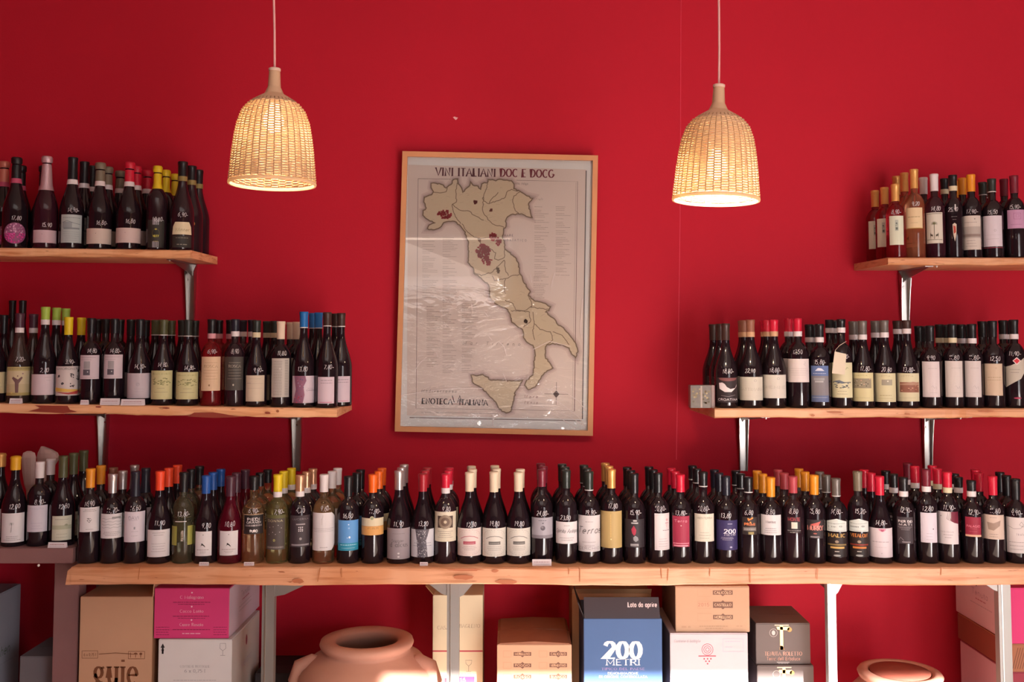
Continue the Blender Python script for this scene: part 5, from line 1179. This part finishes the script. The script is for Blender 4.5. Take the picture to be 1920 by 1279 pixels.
# lettering
def ptext(t, x0, x1, yb, hpx, col, **k_):
    a, b = pl(x0, yb), pl(x1, yb+ (x1-x0)*.022); wd = math.dist(a, b); f.text(t, (a[0]+b[0])/2, (a[1]+b[1])/2, hpx*.00202, col, 5, width=wd, rot=0, **k_)
ptext('VINI ITALIANI', 817, 929, 329, 14.5, '6a3c44', wt=.2, serif=True, track=.14); ptext('DOC E DOCG', 938, 1038, 331, 14.5, '8a3a48', wt=.2, serif=True, track=.14)
ptext('ENOTECA', 791, 848, 757, 10, '2c2426', wt=.2, serif=True); ptext('ITALIANA', 861, 914, 759, 10, '2c2426', wt=.2, serif=True)
ptext('Mediterraneo', 790, 856, 735, 5, '9a8680', wt=.12, slant=.2, track=.5); ptext('Mar Tirreno', 868, 975, 646, 6, 'a08c84', wt=.1, slant=.2, track=.9)
ptext('MARE', 945, 962, 443, 4, 'a09094', wt=.12, track=.6); ptext('ADRIATICO', 945, 987, 452, 4, 'a09094', wt=.12, track=.6); ptext('Mare', 983, 1008, 746, 5, 'a06a64', wt=.12, slant=.2, track=.6); ptext('Ionio', 983, 1008, 757, 5, 'a06a64', wt=.12, slant=.2, track=.6)
ptext('Alto Adige', 966, 990, 346, 4, 'a08a84', wt=.1); ptext('Friuli', 1000, 1018, 375, 4, 'a08a84', wt=.1)
f.line([pl(848, 742), pl(852, 755)], .003, '3a2e2e', 5); f.line([pl(858, 755), pl(862, 742), pl(866, 755)], .003, '3a2e2e', 5); f.line([pl(846, 757), pl(870, 758)], .0016, 'a8605c', 5)
a = pl(1043, 739); f.line([(a[0]-.045, a[1]), (a[0]+.045, a[1])], .0014, '6a5a58', 5); f.line([(a[0], a[1]-.04), (a[0], a[1]+.045)], .0014, '6a5a58', 5); f.poly([(a[0]-.012, a[1]), (a[0], a[1]-.014), (a[0]+.012, a[1]), (a[0], a[1]+.014)], '6a5a58', 5)
r = random.Random(8)
for (xa3, xb3, ya, yb) in ((1002, 1032, 388, 520), (1042, 1073, 388, 520), (792, 822, 446, 560), (830, 858, 446, 700), (866, 896, 570, 700), (800, 826, 575, 690), (1000, 1030, 520, 560)):
    y = ya
    while y < yb:
        x1_ = xa3+(xb3-xa3)*r.uniform(.35, 1); p0 = pl(xa3, y); p1 = pl(x1_, y)
        f.greek(p0[0], p1[0], p0[1], .0013, 'ae968a', 3.2, int(y)); y += r.choice([3.2, 3.2, 3.2, 6.4])
# fold tint columns of the legend paper
f.build('map_sheet', lambda u, v, l: (u, -.0002*l, v), fr_)
# glazing: clear film, slightly crumpled in its lower half
g = bpy.data.materials.new('film'); g.use_nodes = True; n = g.node_tree.nodes; Lk = g.node_tree.links; n.remove(n['Principled BSDF'])
tr = n.new('ShaderNodeBsdfTransparent'); gl_ = n.new('ShaderNodeBsdfGlossy'); gl_.inputs['Roughness'].default_value = .015; mx = n.new('ShaderNodeMixShader')
fn_ = n.new('ShaderNodeFresnel'); fn_.inputs[0].default_value = 1.62
mt = n.new('ShaderNodeMath'); mt.operation = 'MULTIPLY'; mt.inputs[1].default_value = 3.0
Lk.new(fn_.outputs[0], mt.inputs[0]); Lk.new(mt.outputs[0], mx.inputs[0]); Lk.new(tr.outputs[0], mx.inputs[1]); Lk.new(gl_.outputs[0], mx.inputs[2]); Lk.new(mx.outputs[0], n['Material Output'].inputs[0])
tc = n.new('ShaderNodeTexCoord'); mp = n.new('ShaderNodeMapping'); mp.inputs['Rotation'].default_value = (0, .5, 0); mp.inputs['Scale'].default_value = (3, 1, 9)
no = n.new('ShaderNodeTexNoise'); no.inputs['Scale'].default_value = 1.6; no.inputs['Detail'].default_value = 3; no.inputs['Distortion'].default_value = 1.5
sx = n.new('ShaderNodeSeparateXYZ'); mr = n.new('ShaderNodeMapRange'); mr.inputs[1].default_value = .05; mr.inputs[2].default_value = -.5; mr.inputs[3].default_value = .0; mr.inputs[4].default_value = .35
bp = n.new('ShaderNodeBump'); bp.inputs['Distance'].default_value = .05
Lk.new(tc.outputs['Object'], mp.inputs[0]); Lk.new(mp.outputs[0], no.inputs['Vector']); Lk.new(tc.outputs['Object'], sx.inputs[0]); Lk.new(sx.outputs[2], mr.inputs[0]); Lk.new(mr.outputs[0], bp.inputs['Strength']); Lk.new(no.outputs['Fac'], bp.inputs['Height']); Lk.new(bp.outputs[0], gl_.inputs['Normal'])
me = pymesh('glazing', [(-hw+t_-.001, -.006, -hh_+t_-.001), (hw-t_+.001, -.006, -hh_+t_-.001), (hw-t_+.001, -.006, hh_-t_+.001), (-hw+t_-.001, -.006, hh_-t_+.001)], [(0, 1, 2, 3)], g)
mesh_obj('glazing', me, fr_)
# creases of the film: flat pale strips, their glints painted as colour
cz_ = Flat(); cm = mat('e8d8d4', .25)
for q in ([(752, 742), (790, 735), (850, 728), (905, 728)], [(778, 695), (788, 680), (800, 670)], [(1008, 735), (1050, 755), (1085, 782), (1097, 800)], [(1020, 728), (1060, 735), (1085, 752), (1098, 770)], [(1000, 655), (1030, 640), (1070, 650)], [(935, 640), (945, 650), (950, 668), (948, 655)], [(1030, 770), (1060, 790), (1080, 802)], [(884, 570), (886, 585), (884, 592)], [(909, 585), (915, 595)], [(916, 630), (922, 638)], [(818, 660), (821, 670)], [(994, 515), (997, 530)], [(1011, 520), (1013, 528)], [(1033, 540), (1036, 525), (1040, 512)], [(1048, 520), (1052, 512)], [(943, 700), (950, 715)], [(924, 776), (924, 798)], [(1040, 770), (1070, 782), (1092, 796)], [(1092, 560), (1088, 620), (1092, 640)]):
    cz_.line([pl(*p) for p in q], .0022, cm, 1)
cz_.build('crease_glints', lambda u, v, l: (u, -.0068, v), fr_)['kind'] = 'stuff'

# ================================================================ cartons under the long plank
def carton(name, x0, x1, y0, y1, Y, depth, front, side, lbl, rz=0, zbot=None, ztop=None, prints=None, sprints=None, top=None, openflap=None, group='wine cartons under the long plank', tint=0):
    """front face spans pixels x0..x1 / y0..y1 at distance Y"""
    pa = at(x0, y1, Y); pb_ = at(x1, y1, Y); zt2 = at((x0+x1)/2, y0, Y).z if ztop is None else ztop; zb2 = zbot if zbot is not None else pa.z
    W = pb_.x-pa.x; r = empty(name, ((pa.x+pb_.x)/2, Y, zb2), rz); H = zt2-zb2
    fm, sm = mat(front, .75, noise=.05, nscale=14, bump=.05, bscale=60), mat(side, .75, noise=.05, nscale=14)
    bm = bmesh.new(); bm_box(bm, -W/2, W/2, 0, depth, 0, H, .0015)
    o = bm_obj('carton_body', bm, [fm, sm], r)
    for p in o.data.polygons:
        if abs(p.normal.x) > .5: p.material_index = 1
    tp = mat(top or front, .75, noise=.05)
    if openflap is None:
        for s_ in (0, 1):
            box_obj('top_flap', -W/2+.001, W/2-.001, .001+s_*depth/2, depth/2-.001+s_*depth/2, H-.0005, H+.0022, tp, r)
    else:
        for args in openflap: args(r, W, H, depth, tp)
    if prints:
        f = Flat(); prints(f, W, H); f.build('carton_print', lambda u, v, l: (u, -.0003-.00015*l, v), r)
    if sprints:
        f = Flat(); sgn = sprints[0]; sprints[1](f, depth, H); f.build('side_print', lambda u, v, l: (sgn*(W/2+.0003+.00015*l), u if sgn > 0 else depth-u, v), r)
    tag(r, lbl, 'carton', group); return r
KR = 'c4997a'
def flap_up(h, lean_, side='front', col=None):
    def fn(r, W, H, D, tp):
        bm = bmesh.new()
        if side == 'front': prism(bm, [(0.0, H), (lean_*h, H+h), (lean_*h+.003, H+h), (.003, H)], -W/2, W/2, 'x')
        elif side == 'back': prism(bm, [(D-.003, H), (D-.003+lean_*h, H+h), (D+lean_*h, H+h), (D, H)], -W/2, W/2, 'x')
        else:
            s_ = 1 if side == 'right' else -1; prism(bm, [(s_*W/2, H), (s_*(W/2+lean_*h), H+h), (s_*(W/2+lean_*h-.003), H+h), (s_*(W/2-.003), H)], .004, D-.004, 'y')
        bm_obj('flap', bm, col or tp, r)
    return fn
# white-grey carton at the far left, seen by its side
def sp_left(f, D, H):
    f.rect(.02, H-.07, D-.01, H-.068, '9a98a4'); f.rect(.02, H-.078, D-.01, H-.077, '9a98a4'); f.text('kirschen', D*.62, H-.22, .032, '5f6a58', width=.16, wt=.1, slant=.2)
    f.ell(D*.42, H-.26, .045, .035, '9cae5e', 1); f.ell(D*.36, H-.20, .02, .018, 'c2c070', 1)
    f.greek(D*.5, D*.95, H-.25, .003, '8a8a94'); f.greek(D*.4, D*.95, H-.45, .004, '8a8a94')
carton('wine_carton', -420, -77, 1088, 1279, 3.32, .40, '9a98a2', '9a98a2', 'pale grey carton at the far side of the painted stand, lettered on its side', zbot=0, ztop=.709, sprints=(1, sp_left))
# low grey box under the stand
carton('wine_carton', 36, 98, 1232, 1279, 3.46, .22, '6f686c', '6f686c', 'low dull grey carton on the floor beneath the painted stand', rz=0, zbot=0)
def p_guie(f, W, H):
    f.text('guie', .002, H-.284, .086, '77492e', width=.146, wt=.13, serif=True); f.line([(-.055, H-.187), (0, H-.183), (.06, H-.187)], .0022, '77492e')
    f.frame(-W/2+.01, H-.200, -W/2+.062, H-.176, .0014, '7a4c32'); f.text('6 x 0,75 l', -W/2+.036, H-.193, .009, '7a4c32', width=.040, wt=.12)
    f.frame(W/2-.078, H-.202, W/2-.024, H-.178, .0014, '7a4c32'); f.line([(W/2-.071, H-.198), (W/2-.071, H-.182)], .002, '7a4c32'); f.ell(W/2-.054, H-.188, .007, .006, '7a4c32', 2, 10, 0, 180); f.rect(W/2-.055, H-.198, W/2-.053, H-.188, '7a4c32'); f.ell(W/2-.037, H-.186, .005, .004, '7a4c32'); f.rect(W/2-.038, H-.198, W/2-.036, H-.188, '7a4c32')
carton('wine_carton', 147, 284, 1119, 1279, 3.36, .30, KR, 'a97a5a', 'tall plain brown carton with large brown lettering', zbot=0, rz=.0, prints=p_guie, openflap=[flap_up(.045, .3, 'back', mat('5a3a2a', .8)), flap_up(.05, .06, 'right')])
def p_pink(f, W, H):
    c1 = 'e8a8bc'; c2 = '8a1e4a'
    for i, (y, t) in enumerate(((.80, 'C Malagrano'), (.52, 'Cocco Lotto'), (.25, 'Cuore Rosato'))):
        f.text(t, 0, H*y, .0095, c1, width=.078, wt=.16, serif=True); f.greek(-.062, .062, H*(y-.08), .0022, c2); 
        if i < 2: f.greek(-.045, .045, H*(y-.12), .0018, c2)
        f.ell(0, H*(y+.12), .0028, .0028, 'f0c0d0')
    f.greek(-.03, .03, H*.09, .003, c1)
    for s_ in (-1, 1):
        for i in range(4): f.greek(s_*.095-.022, s_*.095+.022, H*(.22-.05*i), .0018, c2)
def s_pink(f, D, H):
    f.ell(D*.52, H*.86, .009, .014, '4a2a34', 2, 10); f.text('Tenuta', D*.50, H*.60, .02, '9a8a94', width=.11, wt=.1); f.greek(D*.4, D*.62, H*.52, .004, 'a85a6a'); f.greek(D*.3, D*.7, H*.42, .003, 'a89aa2'); f.greek(D*.3, D*.7, H*.34, .003, 'a89aa2')
YP = 3.36
zp0 = at(360, 1199, YP).z
pk = carton('wine_carton', 288, 429, 1104, 1199, YP, .40, 'd43c78', 'cbb8c4', 'magenta carton lying on the white carton', zbot=zp0+.003, prints=p_pink, sprints=(1, s_pink), top='b82860')
def p_wht(f, W, H):
    c_ = '8f8c8e'
    f.poly([(-W/2+.014, H-.045), (-W/2+.009, H-.030), (-W/2+.019, H-.030)][::-1], '3a3638'); f.poly([(-W/2+.007, H-.024), (-W/2+.021, H-.024), (-W/2+.014, H-.010)], '2a2628'); f.rect(-W/2+.011, H-.044, -W/2+.017, H-.024, '2a2628')
    gx = W/2-.03; f.line([(gx-.009, H-.010), (gx-.010, H-.026), (gx, H-.034), (gx+.010, H-.026), (gx+.009, H-.010), (gx-.009, H-.010)], .0014, c_); f.line([(gx, H-.034), (gx, H-.048)], .0014, c_); f.line([(gx-.008, H-.049), (gx+.008, H-.049)], .0014, c_)
    f.text('CONTIENE BOTTIGLIE', 0, H-.088, .007, c_, width=.098, wt=.12, serif=True); f.text('6 x 0,75 l', 0, H-.104, .010, '77747a', width=.068, wt=.12, serif=True)
    for i in range(4): f.greek(-.07-.01*(i % 2), .07+.01*(i % 2), H-.130-.008*i, .002, 'a8a4a8')
def s_wht(f, D, H):
    f.ell(D*.5, H-.05, .010, .018, '8a3a44', 2, 12); f.poly([(D*.1, H*.3), (D*.6, H*.5), (D*.9, H*.42), (D*.9, H*.2), (D*.1, H*.1)], 'a8a468', 1); f.text('Merano', D*.5, H-.13, .03, 'b8a8b0', width=.13, wt=.1)
carton('wine_carton', 296, 434, 1200, 1279, YP-.01, .36, 'd6d2d0', 'c4bcb4', 'white carton with arrow and glass symbols under the magenta one', zbot=0, ztop=zp0, prints=p_wht, sprints=(1, s_wht))
# dark low crate behind the first leg
carton('storage_crate', 478, 575, 1264, 1279, 3.55, .2, '2a2224', '2a2224', 'low black crate behind the shelf leg, beside the large jar', zbot=0, group=None)
# tall cream carton behind the second leg
def p_crm(f, W, H):
    f.text('CASA', -W*.29, H-.118, .012, '8a7a6a', width=.042, wt=.1, serif=True); f.text('BAGLENO', W*.24, H-.112, .012, '8a7a6a', width=.072, wt=.1, serif=True); f.rect(-W/2, H-.195, W/2, H-.190, 'a83a48')
    gx = W*.22; f.line([(gx-.011, H-.224), (gx-.009, H-.236), (gx, H-.244), (gx+.009, H-.236), (gx+.011, H-.224), (gx-.011, H-.224)], .0014, '77746a'); f.line([(gx, H-.244), (gx, H-.262)], .0014, '77746a'); f.line([(gx-.009, H-.262), (gx+.009, H-.262)], .0014, '77746a')
    f.greek(-.0, W*.4, H-.272, .003, 'a89a8a'); f.rect(W*.02, H-.302, W*.34, H-.280, 'b83a68'); f.rect(-W*.26, H-.302, -W*.06, H-.285, 'b83a48'); f.text('16', W*.10, H-.298, .014, 'e8c8d0', width=.02, wt=.2, lay=3)
carton('wine_carton', 811, 905, 1116, 1279, 3.55, .18, 'cfc4a6', 'bfb294', 'tall cream carton with a thin red line, behind a shelf leg', zbot=0, prints=p_crm, openflap=[flap_up(.035, .5, 'back', mat('a8805a', .8)), flap_up(.03, .9, 'left', mat('a8805a', .8))])
def bars(f, cols, rows_, W, H, y0, sx_, bw, c='6a4638', txt=('MORELLINO', 'CALICOLO', 'POGGIO', 'VERMENTINO', 'ROSSO', 'BIANCO')):
    k_ = 0
    for i in range(rows_):
        for cx_ in cols:
            y = H-y0-i*sx_; f.rect(cx_-bw/2, y-.006, cx_+bw/2, y+.006, c); f.poly([(cx_-.006, y+.006), (cx_+.006, y+.006), (cx_, y+.011)], c); f.poly([(cx_+.006, y-.006), (cx_-.006, y-.006), (cx_, y-.011)], c)
            f.text(txt[k_ % len(txt)], cx_, y-.0035, .007, 'cda27e', width=bw*.84, wt=.16, serif=False, lay=3); k_ += 1
            f.frame(cx_-bw/2-.034, y-.010, cx_-bw/2-.008, y+.010, .0007, 'a87a5c')
def p_k1(f, W, H): bars(f, (-W*.16, W*.32), 4, W, H, .030, .037, .058)
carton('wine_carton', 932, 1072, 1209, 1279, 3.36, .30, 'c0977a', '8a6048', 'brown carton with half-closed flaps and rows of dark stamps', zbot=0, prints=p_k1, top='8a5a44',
       openflap=[lambda r, W, H, D, tp: [bm_obj('flap', (lambda b: (prism(b, [(-W/2, H-.001), (W/2, H-.001), (W/2-.01, H+.004+.003*s_), (0, H+.010), (-W/2+.01, H+.004)], 0.002+s_*D/2, D/2-.003+s_*D/2), b)[1])(bmesh.new()), mat('8f5f48', .8, noise=.15, nscale=20), r) for s_ in (0, 1)]])
carton('wine_carton', 1073, 1222, 1113, 1279, 3.60, .19, 'b58a64', '9a7250', 'large plain brown carton standing behind the blue one', zbot=0, openflap=[flap_up(.03, .5, 'back', mat('7a5640', .8)), flap_up(.02, -.9, 'front')])
def p_blue(f, W, H):
    f.text('200', 0, H-.128, .052, 'e2e6ee', width=.122, wt=.30, serif=True, track=.1); f.text('METRI', 0, H-.150, .0185, 'dfe3ec', width=.112, wt=.22, serif=True)
    f.text('TIPICO DEL PAESE', 0, H-.166, .007, 'a890c0', width=.142, wt=.18, serif=True); f.text('DENOMINAZIONE', 0, H-.180, .007, 'dfe3ec', width=.1, wt=.18, serif=True); f.text('DI ORIGINE CONTROLLATA', 0, H-.191, .007, 'dfe3ec', width=.158, wt=.18, serif=True)
def fl_blue(r, W, H, D, tp):
    bm = bmesh.new(); h = .062; prism(bm, [(0.0, H), (.028, H+h), (.031, H+h), (.003, H)], -W/2+.002, W/2-.006, 'x'); o = bm_obj('flap', bm, mat('3a3840', .6), r)
    f = Flat(); f.text('Lato da aprire', W/2-.062, h-.028, .0135, 'dcd8dc', width=.096, wt=.2); f.build('flap_print', lambda u, v, l: (u, v/h*.028-.0006-.0001*l, H+v), o)
    bm = bmesh.new(); prism(bm, [(-W/2, H), (-W/2-.02, H+.05), (-W/2-.017, H+.05), (-W/2+.003, H)], .01, D-.01, 'y'); bm_obj('flap', bm, mat('2a2226', .7), r)
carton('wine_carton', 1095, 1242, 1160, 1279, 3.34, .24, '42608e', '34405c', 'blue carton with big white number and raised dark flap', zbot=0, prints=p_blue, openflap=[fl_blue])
YK = 3.37; zk = at(1330, 1187, YK).z
def p_k2(f, W, H):
    for i, t in enumerate(('CALICOLO', 'CASTELLO', 'MORELLINO')):
        y = H-.018-i*.040; hh2 = .007 if i != 1 else .010
        f.rect(W*.14-.033, y-hh2, W*.14+.033, y+hh2, '6a4a3a'); f.poly([(W*.14-.006, y+hh2), (W*.14+.006, y+hh2), (W*.14, y+hh2+.005)], '6a4a3a'); f.poly([(W*.14+.006, y-hh2), (W*.14-.006, y-hh2), (W*.14, y-hh2-.005)], '6a4a3a'); f.text(t, W*.14, y-.004, .008, 'cdab8a', width=.056, wt=.16, lay=3)
        f.frame(-W*.20, y-.012, -W*.02, y+.012, .0007, 'a8866c')
    f.text('2015', -W*.12, H-.063, .011, 'a8705c', width=.036, wt=.12, track=.3); f.greek(-W*.18, W*.2, .018, .002, '9a7a60'); f.greek(-W*.1, W*.14, .011, .002, '9a7a60'); f.greek(-W*.42, -W*.3, .014, .006, 'a8866c'); f.greek(W*.32, W*.42, .018, .003, 'a8866c')
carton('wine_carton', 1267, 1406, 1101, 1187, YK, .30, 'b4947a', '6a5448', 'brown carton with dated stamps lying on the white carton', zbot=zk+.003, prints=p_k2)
def p_w2(f, W, H):
    f.text('Contiene 6 bottiglie', -W*.28, H-.028, .010, 'a89ca4', width=.088, wt=.1, slant=.2); f.frame(W*.18, H-.058, W*.44, H-.016, .0012, 'b0a8bc'); f.greek(W*.21, W*.40, H-.026, .0018, 'b0a8bc'); f.greek(W*.21, W*.30, H-.044, .0018, 'b0a8bc')
    cx_, cy = -W*.02, H-.051
    for rr_ in (.0185, .012, .006): f.line([(cx_+rr_*math.cos(a*PI/9), cy+rr_*math.sin(a*PI/9)) for a in range(19)], .0016, 'a83c50')
    f.rect(cx_-.03, cy-.0225, cx_+.028, cy-.0195, 'a83c50')
    for j, nn in enumerate((3, 2, 1)):
        for i in range(nn): f.ell(cx_+(i-(nn-1)/2)*.011, cy-.030-.008*j, .0026, .0026, 'a83c50')
carton('wine_carton', 1257, 1403, 1189, 1279, YK-.01, .32, 'bdb8be', '77707a', 'white carton with pink spiral grape emblem', zbot=0, ztop=zk, prints=p_w2)
YG = 3.40; zg = at(1470, 1247.5, YG).z
def p_t(f, W, H):
    f.rect(-.010, H*.36, .0, H*.98, 'b8905a', rough=.35, metal=.5); f.poly([(-.022, H*.93), (.022, H*.93), (.020, H*.84), (-.018, H*.86)], 'c89c5c', rough=.35, metal=.5); f.ell(.022, H*.86, .008, .008, 'c89c5c'); f.poly([(-.012, H*.36), (.004, H*.36), (-.002, H*.46), (-.010, H*.46)], 'c89c5c')
    f.line([(-.032+.013*math.cos(a*PI/8), H*.78+.013*math.sin(a*PI/8)) for a in range(17)], .0014, 'b8b0ac', 3); f.ell(-.032, H*.78, .006, .008, 'c8c2be', 3); f.rect(-.028, H*.955, .020, H*.985, 'd0c4b0', 3)
    f.text('TENUTA ROLETTO', 0, H*.22, .012, 'c89a88', width=.125, wt=.16, serif=True); f.text('Terra dell Erbaluce', 0, H*.10, .011, 'c09080', width=.112, wt=.13); f.rect(-.022, H*.045, .020, H*.06, 'c8c0bc'); f.greek(-.018, .016, H*.012, .002, 'c8c0bc')
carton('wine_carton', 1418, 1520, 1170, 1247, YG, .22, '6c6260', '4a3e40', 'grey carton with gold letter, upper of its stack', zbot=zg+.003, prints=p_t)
def p_t2(f, W, H):
    hh2 = .150
    f.rect(-.010, H-.10, .0, H-.006, 'b8905a', rough=.35, metal=.5); f.poly([(-.022, H-.012), (.022, H-.012), (.020, H-.026), (-.018, H-.022)], 'c89c5c', rough=.35, metal=.5); f.ell(.022, H-.022, .008, .008, 'c89c5c'); f.line([(-.030+.012*math.cos(a*PI/8), H-.026+.012*math.sin(a*PI/8)) for a in range(17)], .0014, 'b8b0ac', 3); f.rect(-.028, H-.006, .020, H-.002, 'd0c4b0', 3)
    f.text('TENUTA ROLETTO', 0, H-.13, .012, 'c89a88', width=.125, wt=.16, serif=True)
carton('wine_carton', 1420, 1526, 1249, 1279, YG-.01, .22, '6c6260', '4a3e40', 'grey carton with gold letter, lower of its stack', zbot=0, ztop=zg, prints=p_t2)
# right hand stack seen by its left side
YR_ = 3.34
def s_r1(f, D, H):
    f.ell(D*.42, H*.82, .010, .016, '4a2a34', 2, 10); f.text('Tenuta', D*.48, H*.56, .02, '9a7a84', width=.12, wt=.1); f.greek(D*.4, D*.6, H*.48, .004, 'a86a72'); f.greek(D*.3, D*.7, H*.38, .003, 'a88a92')
za1 = at(1900, 1209, YR_).z
carton('wine_carton', 1893, 2060, 1104, 1209, YR_, .40, 'd43c78', 'cbaab0', 'magenta carton at the far side of the broad shelf leg, uppermost', zbot=za1+.003, sprints=(-1, s_r1)).location.x += .002
za2_ = at(1900, 1262, YR_).z
def p_rk(f, W, H):
    for i in range(6): f.line([(-W/2+.01+.008*i, .01), (-W/2+.03+.008*i, H-.01)], .0016, '5a3426')
carton('wine_carton', 1893, 2060, 1210, 1262, YR_, .38, 'a86c50', '8a4434', 'rust brown carton under the second magenta carton', zbot=za2_+.003, ztop=za1, prints=p_rk)
carton('wine_carton', 1893, 2060, 1264, 1279, YR_, .36, '9a3c4c', 'c89aa4', 'pink sided carton at the foot of that stack', zbot=0, ztop=za2_)

# ================================================================ terracotta jars
TER = mat('c08c78', .75, noise=.12, nscale=7, bump=.12, bscale=50)
def jar(cx, Y, prof, lbl, seg=48, handles=(), lid=None, tiltx=0, col=None):
    c0 = at(cx, 1200, Y); r = empty('terracotta_jar', (c0.x, Y, 0))
    lathe_obj('jar_body', prof, TER, r, seg, cap0=True, cap1=False)
    for hdl in handles:
        vs, fs = tube(hdl, .026, 10); mesh_obj('handle', pymesh('handle', vs, fs, TER, None, True), r)
    if lid: lathe_obj('lid', lid, mat('9a5444', .7, noise=.1, nscale=9), r, seg)
    tag(r, lbl, 'jar', 'terracotta jars'); return r
Y1 = 3.42; s1 = Y1/F; zr = at(688, 1200, Y1).z
k = s1
prof = [(.10, 0), (.13, .02), (.19, .20), (125*k, zr-.16), (122*k, zr-.10), (100*k, zr-.055), (82*k, zr-.035), (79*k, zr-.026), (84*k, zr-.018), (86*k, zr-.008), (84*k, zr+.003), (76*k, zr+.008), (66*k, zr+.008), (58*k, zr+.001), (56*k, zr-.008), (60*k, zr-.03), (95*k, zr-.08), (110*k, zr-.16), (.17, .2), (.1, .04), (.0005, .035)]
hl = [(-118*k, -.03, zr-.17), (-126*k, -.035, zr-.12), (-118*k, -.035, zr-.075), (-98*k, -.03, zr-.062), (-82*k, -.02, zr-.075)]
hr = [(-x, y, z) for x, y, z in hl]
jar(688, Y1, prof, 'large pinkish terracotta jar with two stubby ear handles', handles=(hl, hr))
Y2 = 3.42; z2 = at(1686, 1258, Y2).z; k = Y2/F
prof2 = [(.08, 0), (.11, .02), (.15, .15), (95*k, z2-.15), (88*k, z2-.07), (70*k, z2-.035), (66*k, z2-.03), (72*k, z2-.022), (75*k, z2-.008), (72*k, z2), (64*k, z2+.003), (56*k, z2), (54*k, z2-.01), (60*k, z2-.05), (80*k, z2-.15), (.1, .1), (.0005, .06)]
jar(1686, Y2, prof2, 'smaller terracotta jar with flat clay disc in its mouth', lid=[(.0005, z2-.006), (53*k, z2-.006), (53*k, z2+.001), (20*k, z2+.003), (.0005, z2+.003)])

# ================================================================ the street behind the photographer (only seen mirrored in the film)
struct(box_obj('pavement', -14, 14, -22, YF-.2, -.12, -.02, mat('8e8880', .8, noise=.1, nscale=1)))
struct(box_obj('wall_opposite', -14, 14, -16.4, -16, -.02, 4.1, mat('4c3a30', .8, noise=.15, nscale=1)))
def parasol(x, y, z, w_, lbl):
    r = empty('market_parasol', (x, y, -.02)); c_ = mat('f4f2f0', .8, key='canvas')
    n_ = c_.node_tree.nodes; t_n = n_.new('ShaderNodeBsdfTranslucent'); t_n.inputs[0].default_value = (.9, .9, .9, 1); m_n = n_.new('ShaderNodeMixShader'); m_n.inputs[0].default_value = .5
    c_.node_tree.links.new(n_['Principled BSDF'].outputs[0], m_n.inputs[1]); c_.node_tree.links.new(t_n.outputs[0], m_n.inputs[2]); c_.node_tree.links.new(m_n.outputs[0], n_['Material Output'].inputs[0])
    a = [(-w_, -w_, z), (w_, -w_, z), (w_, w_, z), (-w_, w_, z)]; v = [(0, 0, z+w_*.28)]+a+[(p[0], p[1], z-.22) for p in a]+[(0, 0, z+w_*.42-.01)]+[(p[0]*.99, p[1]*.99, z-.008) for p in a]
    fs = [(0, i, i % 4+1) for i in range(1, 5)]+[(i, i % 4+1, i % 4+5, i+4) for i in range(1, 5)]+[(9, i % 4+10, i+9) for i in range(1, 5)]
    me = pymesh('canopy', v, fs, c_); mesh_obj('canopy', me, r)
    lathe_obj('pole', [(.03, 0), (.03, z+w_*.4)], mat('9a7a5a', .5), r, 12); lathe_obj('foot', [(.25, 0), (.25, .05), (.04, .08)], mat('8a8a86', .7), r, 20)
    tag(r, lbl, 'parasol')
parasol(-1.45, -4.2, 2.16, 1.3, 'white square market parasol in the street opposite the shop window')
aw = empty('added_sunshield', (-.9, YF-.2, 2.75)); tag(aw, 'added beige awning over the transom window', 'sunshield')  # added out of view to keep the sun from entering the transom
bm = bmesh.new(); prism(bm, [(YF-.205, 2.80), (-4.7, 2.70), (-4.7, 2.67), (YF-.205, 2.77)], -2.4, .9, 'x')
o = bm_obj('sunshield_cloth', bm, mat('b8a898', .8), aw); o.matrix_parent_inverse = Matrix.Translation(-aw.location)
for xx in (-2.38, .87):
    vs, fs = tube([(xx, YF-.22, 2.50), (xx, -4.6, 2.66)], .012, 6); o = mesh_obj('arm', pymesh('arm', vs, fs, STEEL2), aw); o.matrix_parent_inverse = Matrix.Translation(-aw.location)
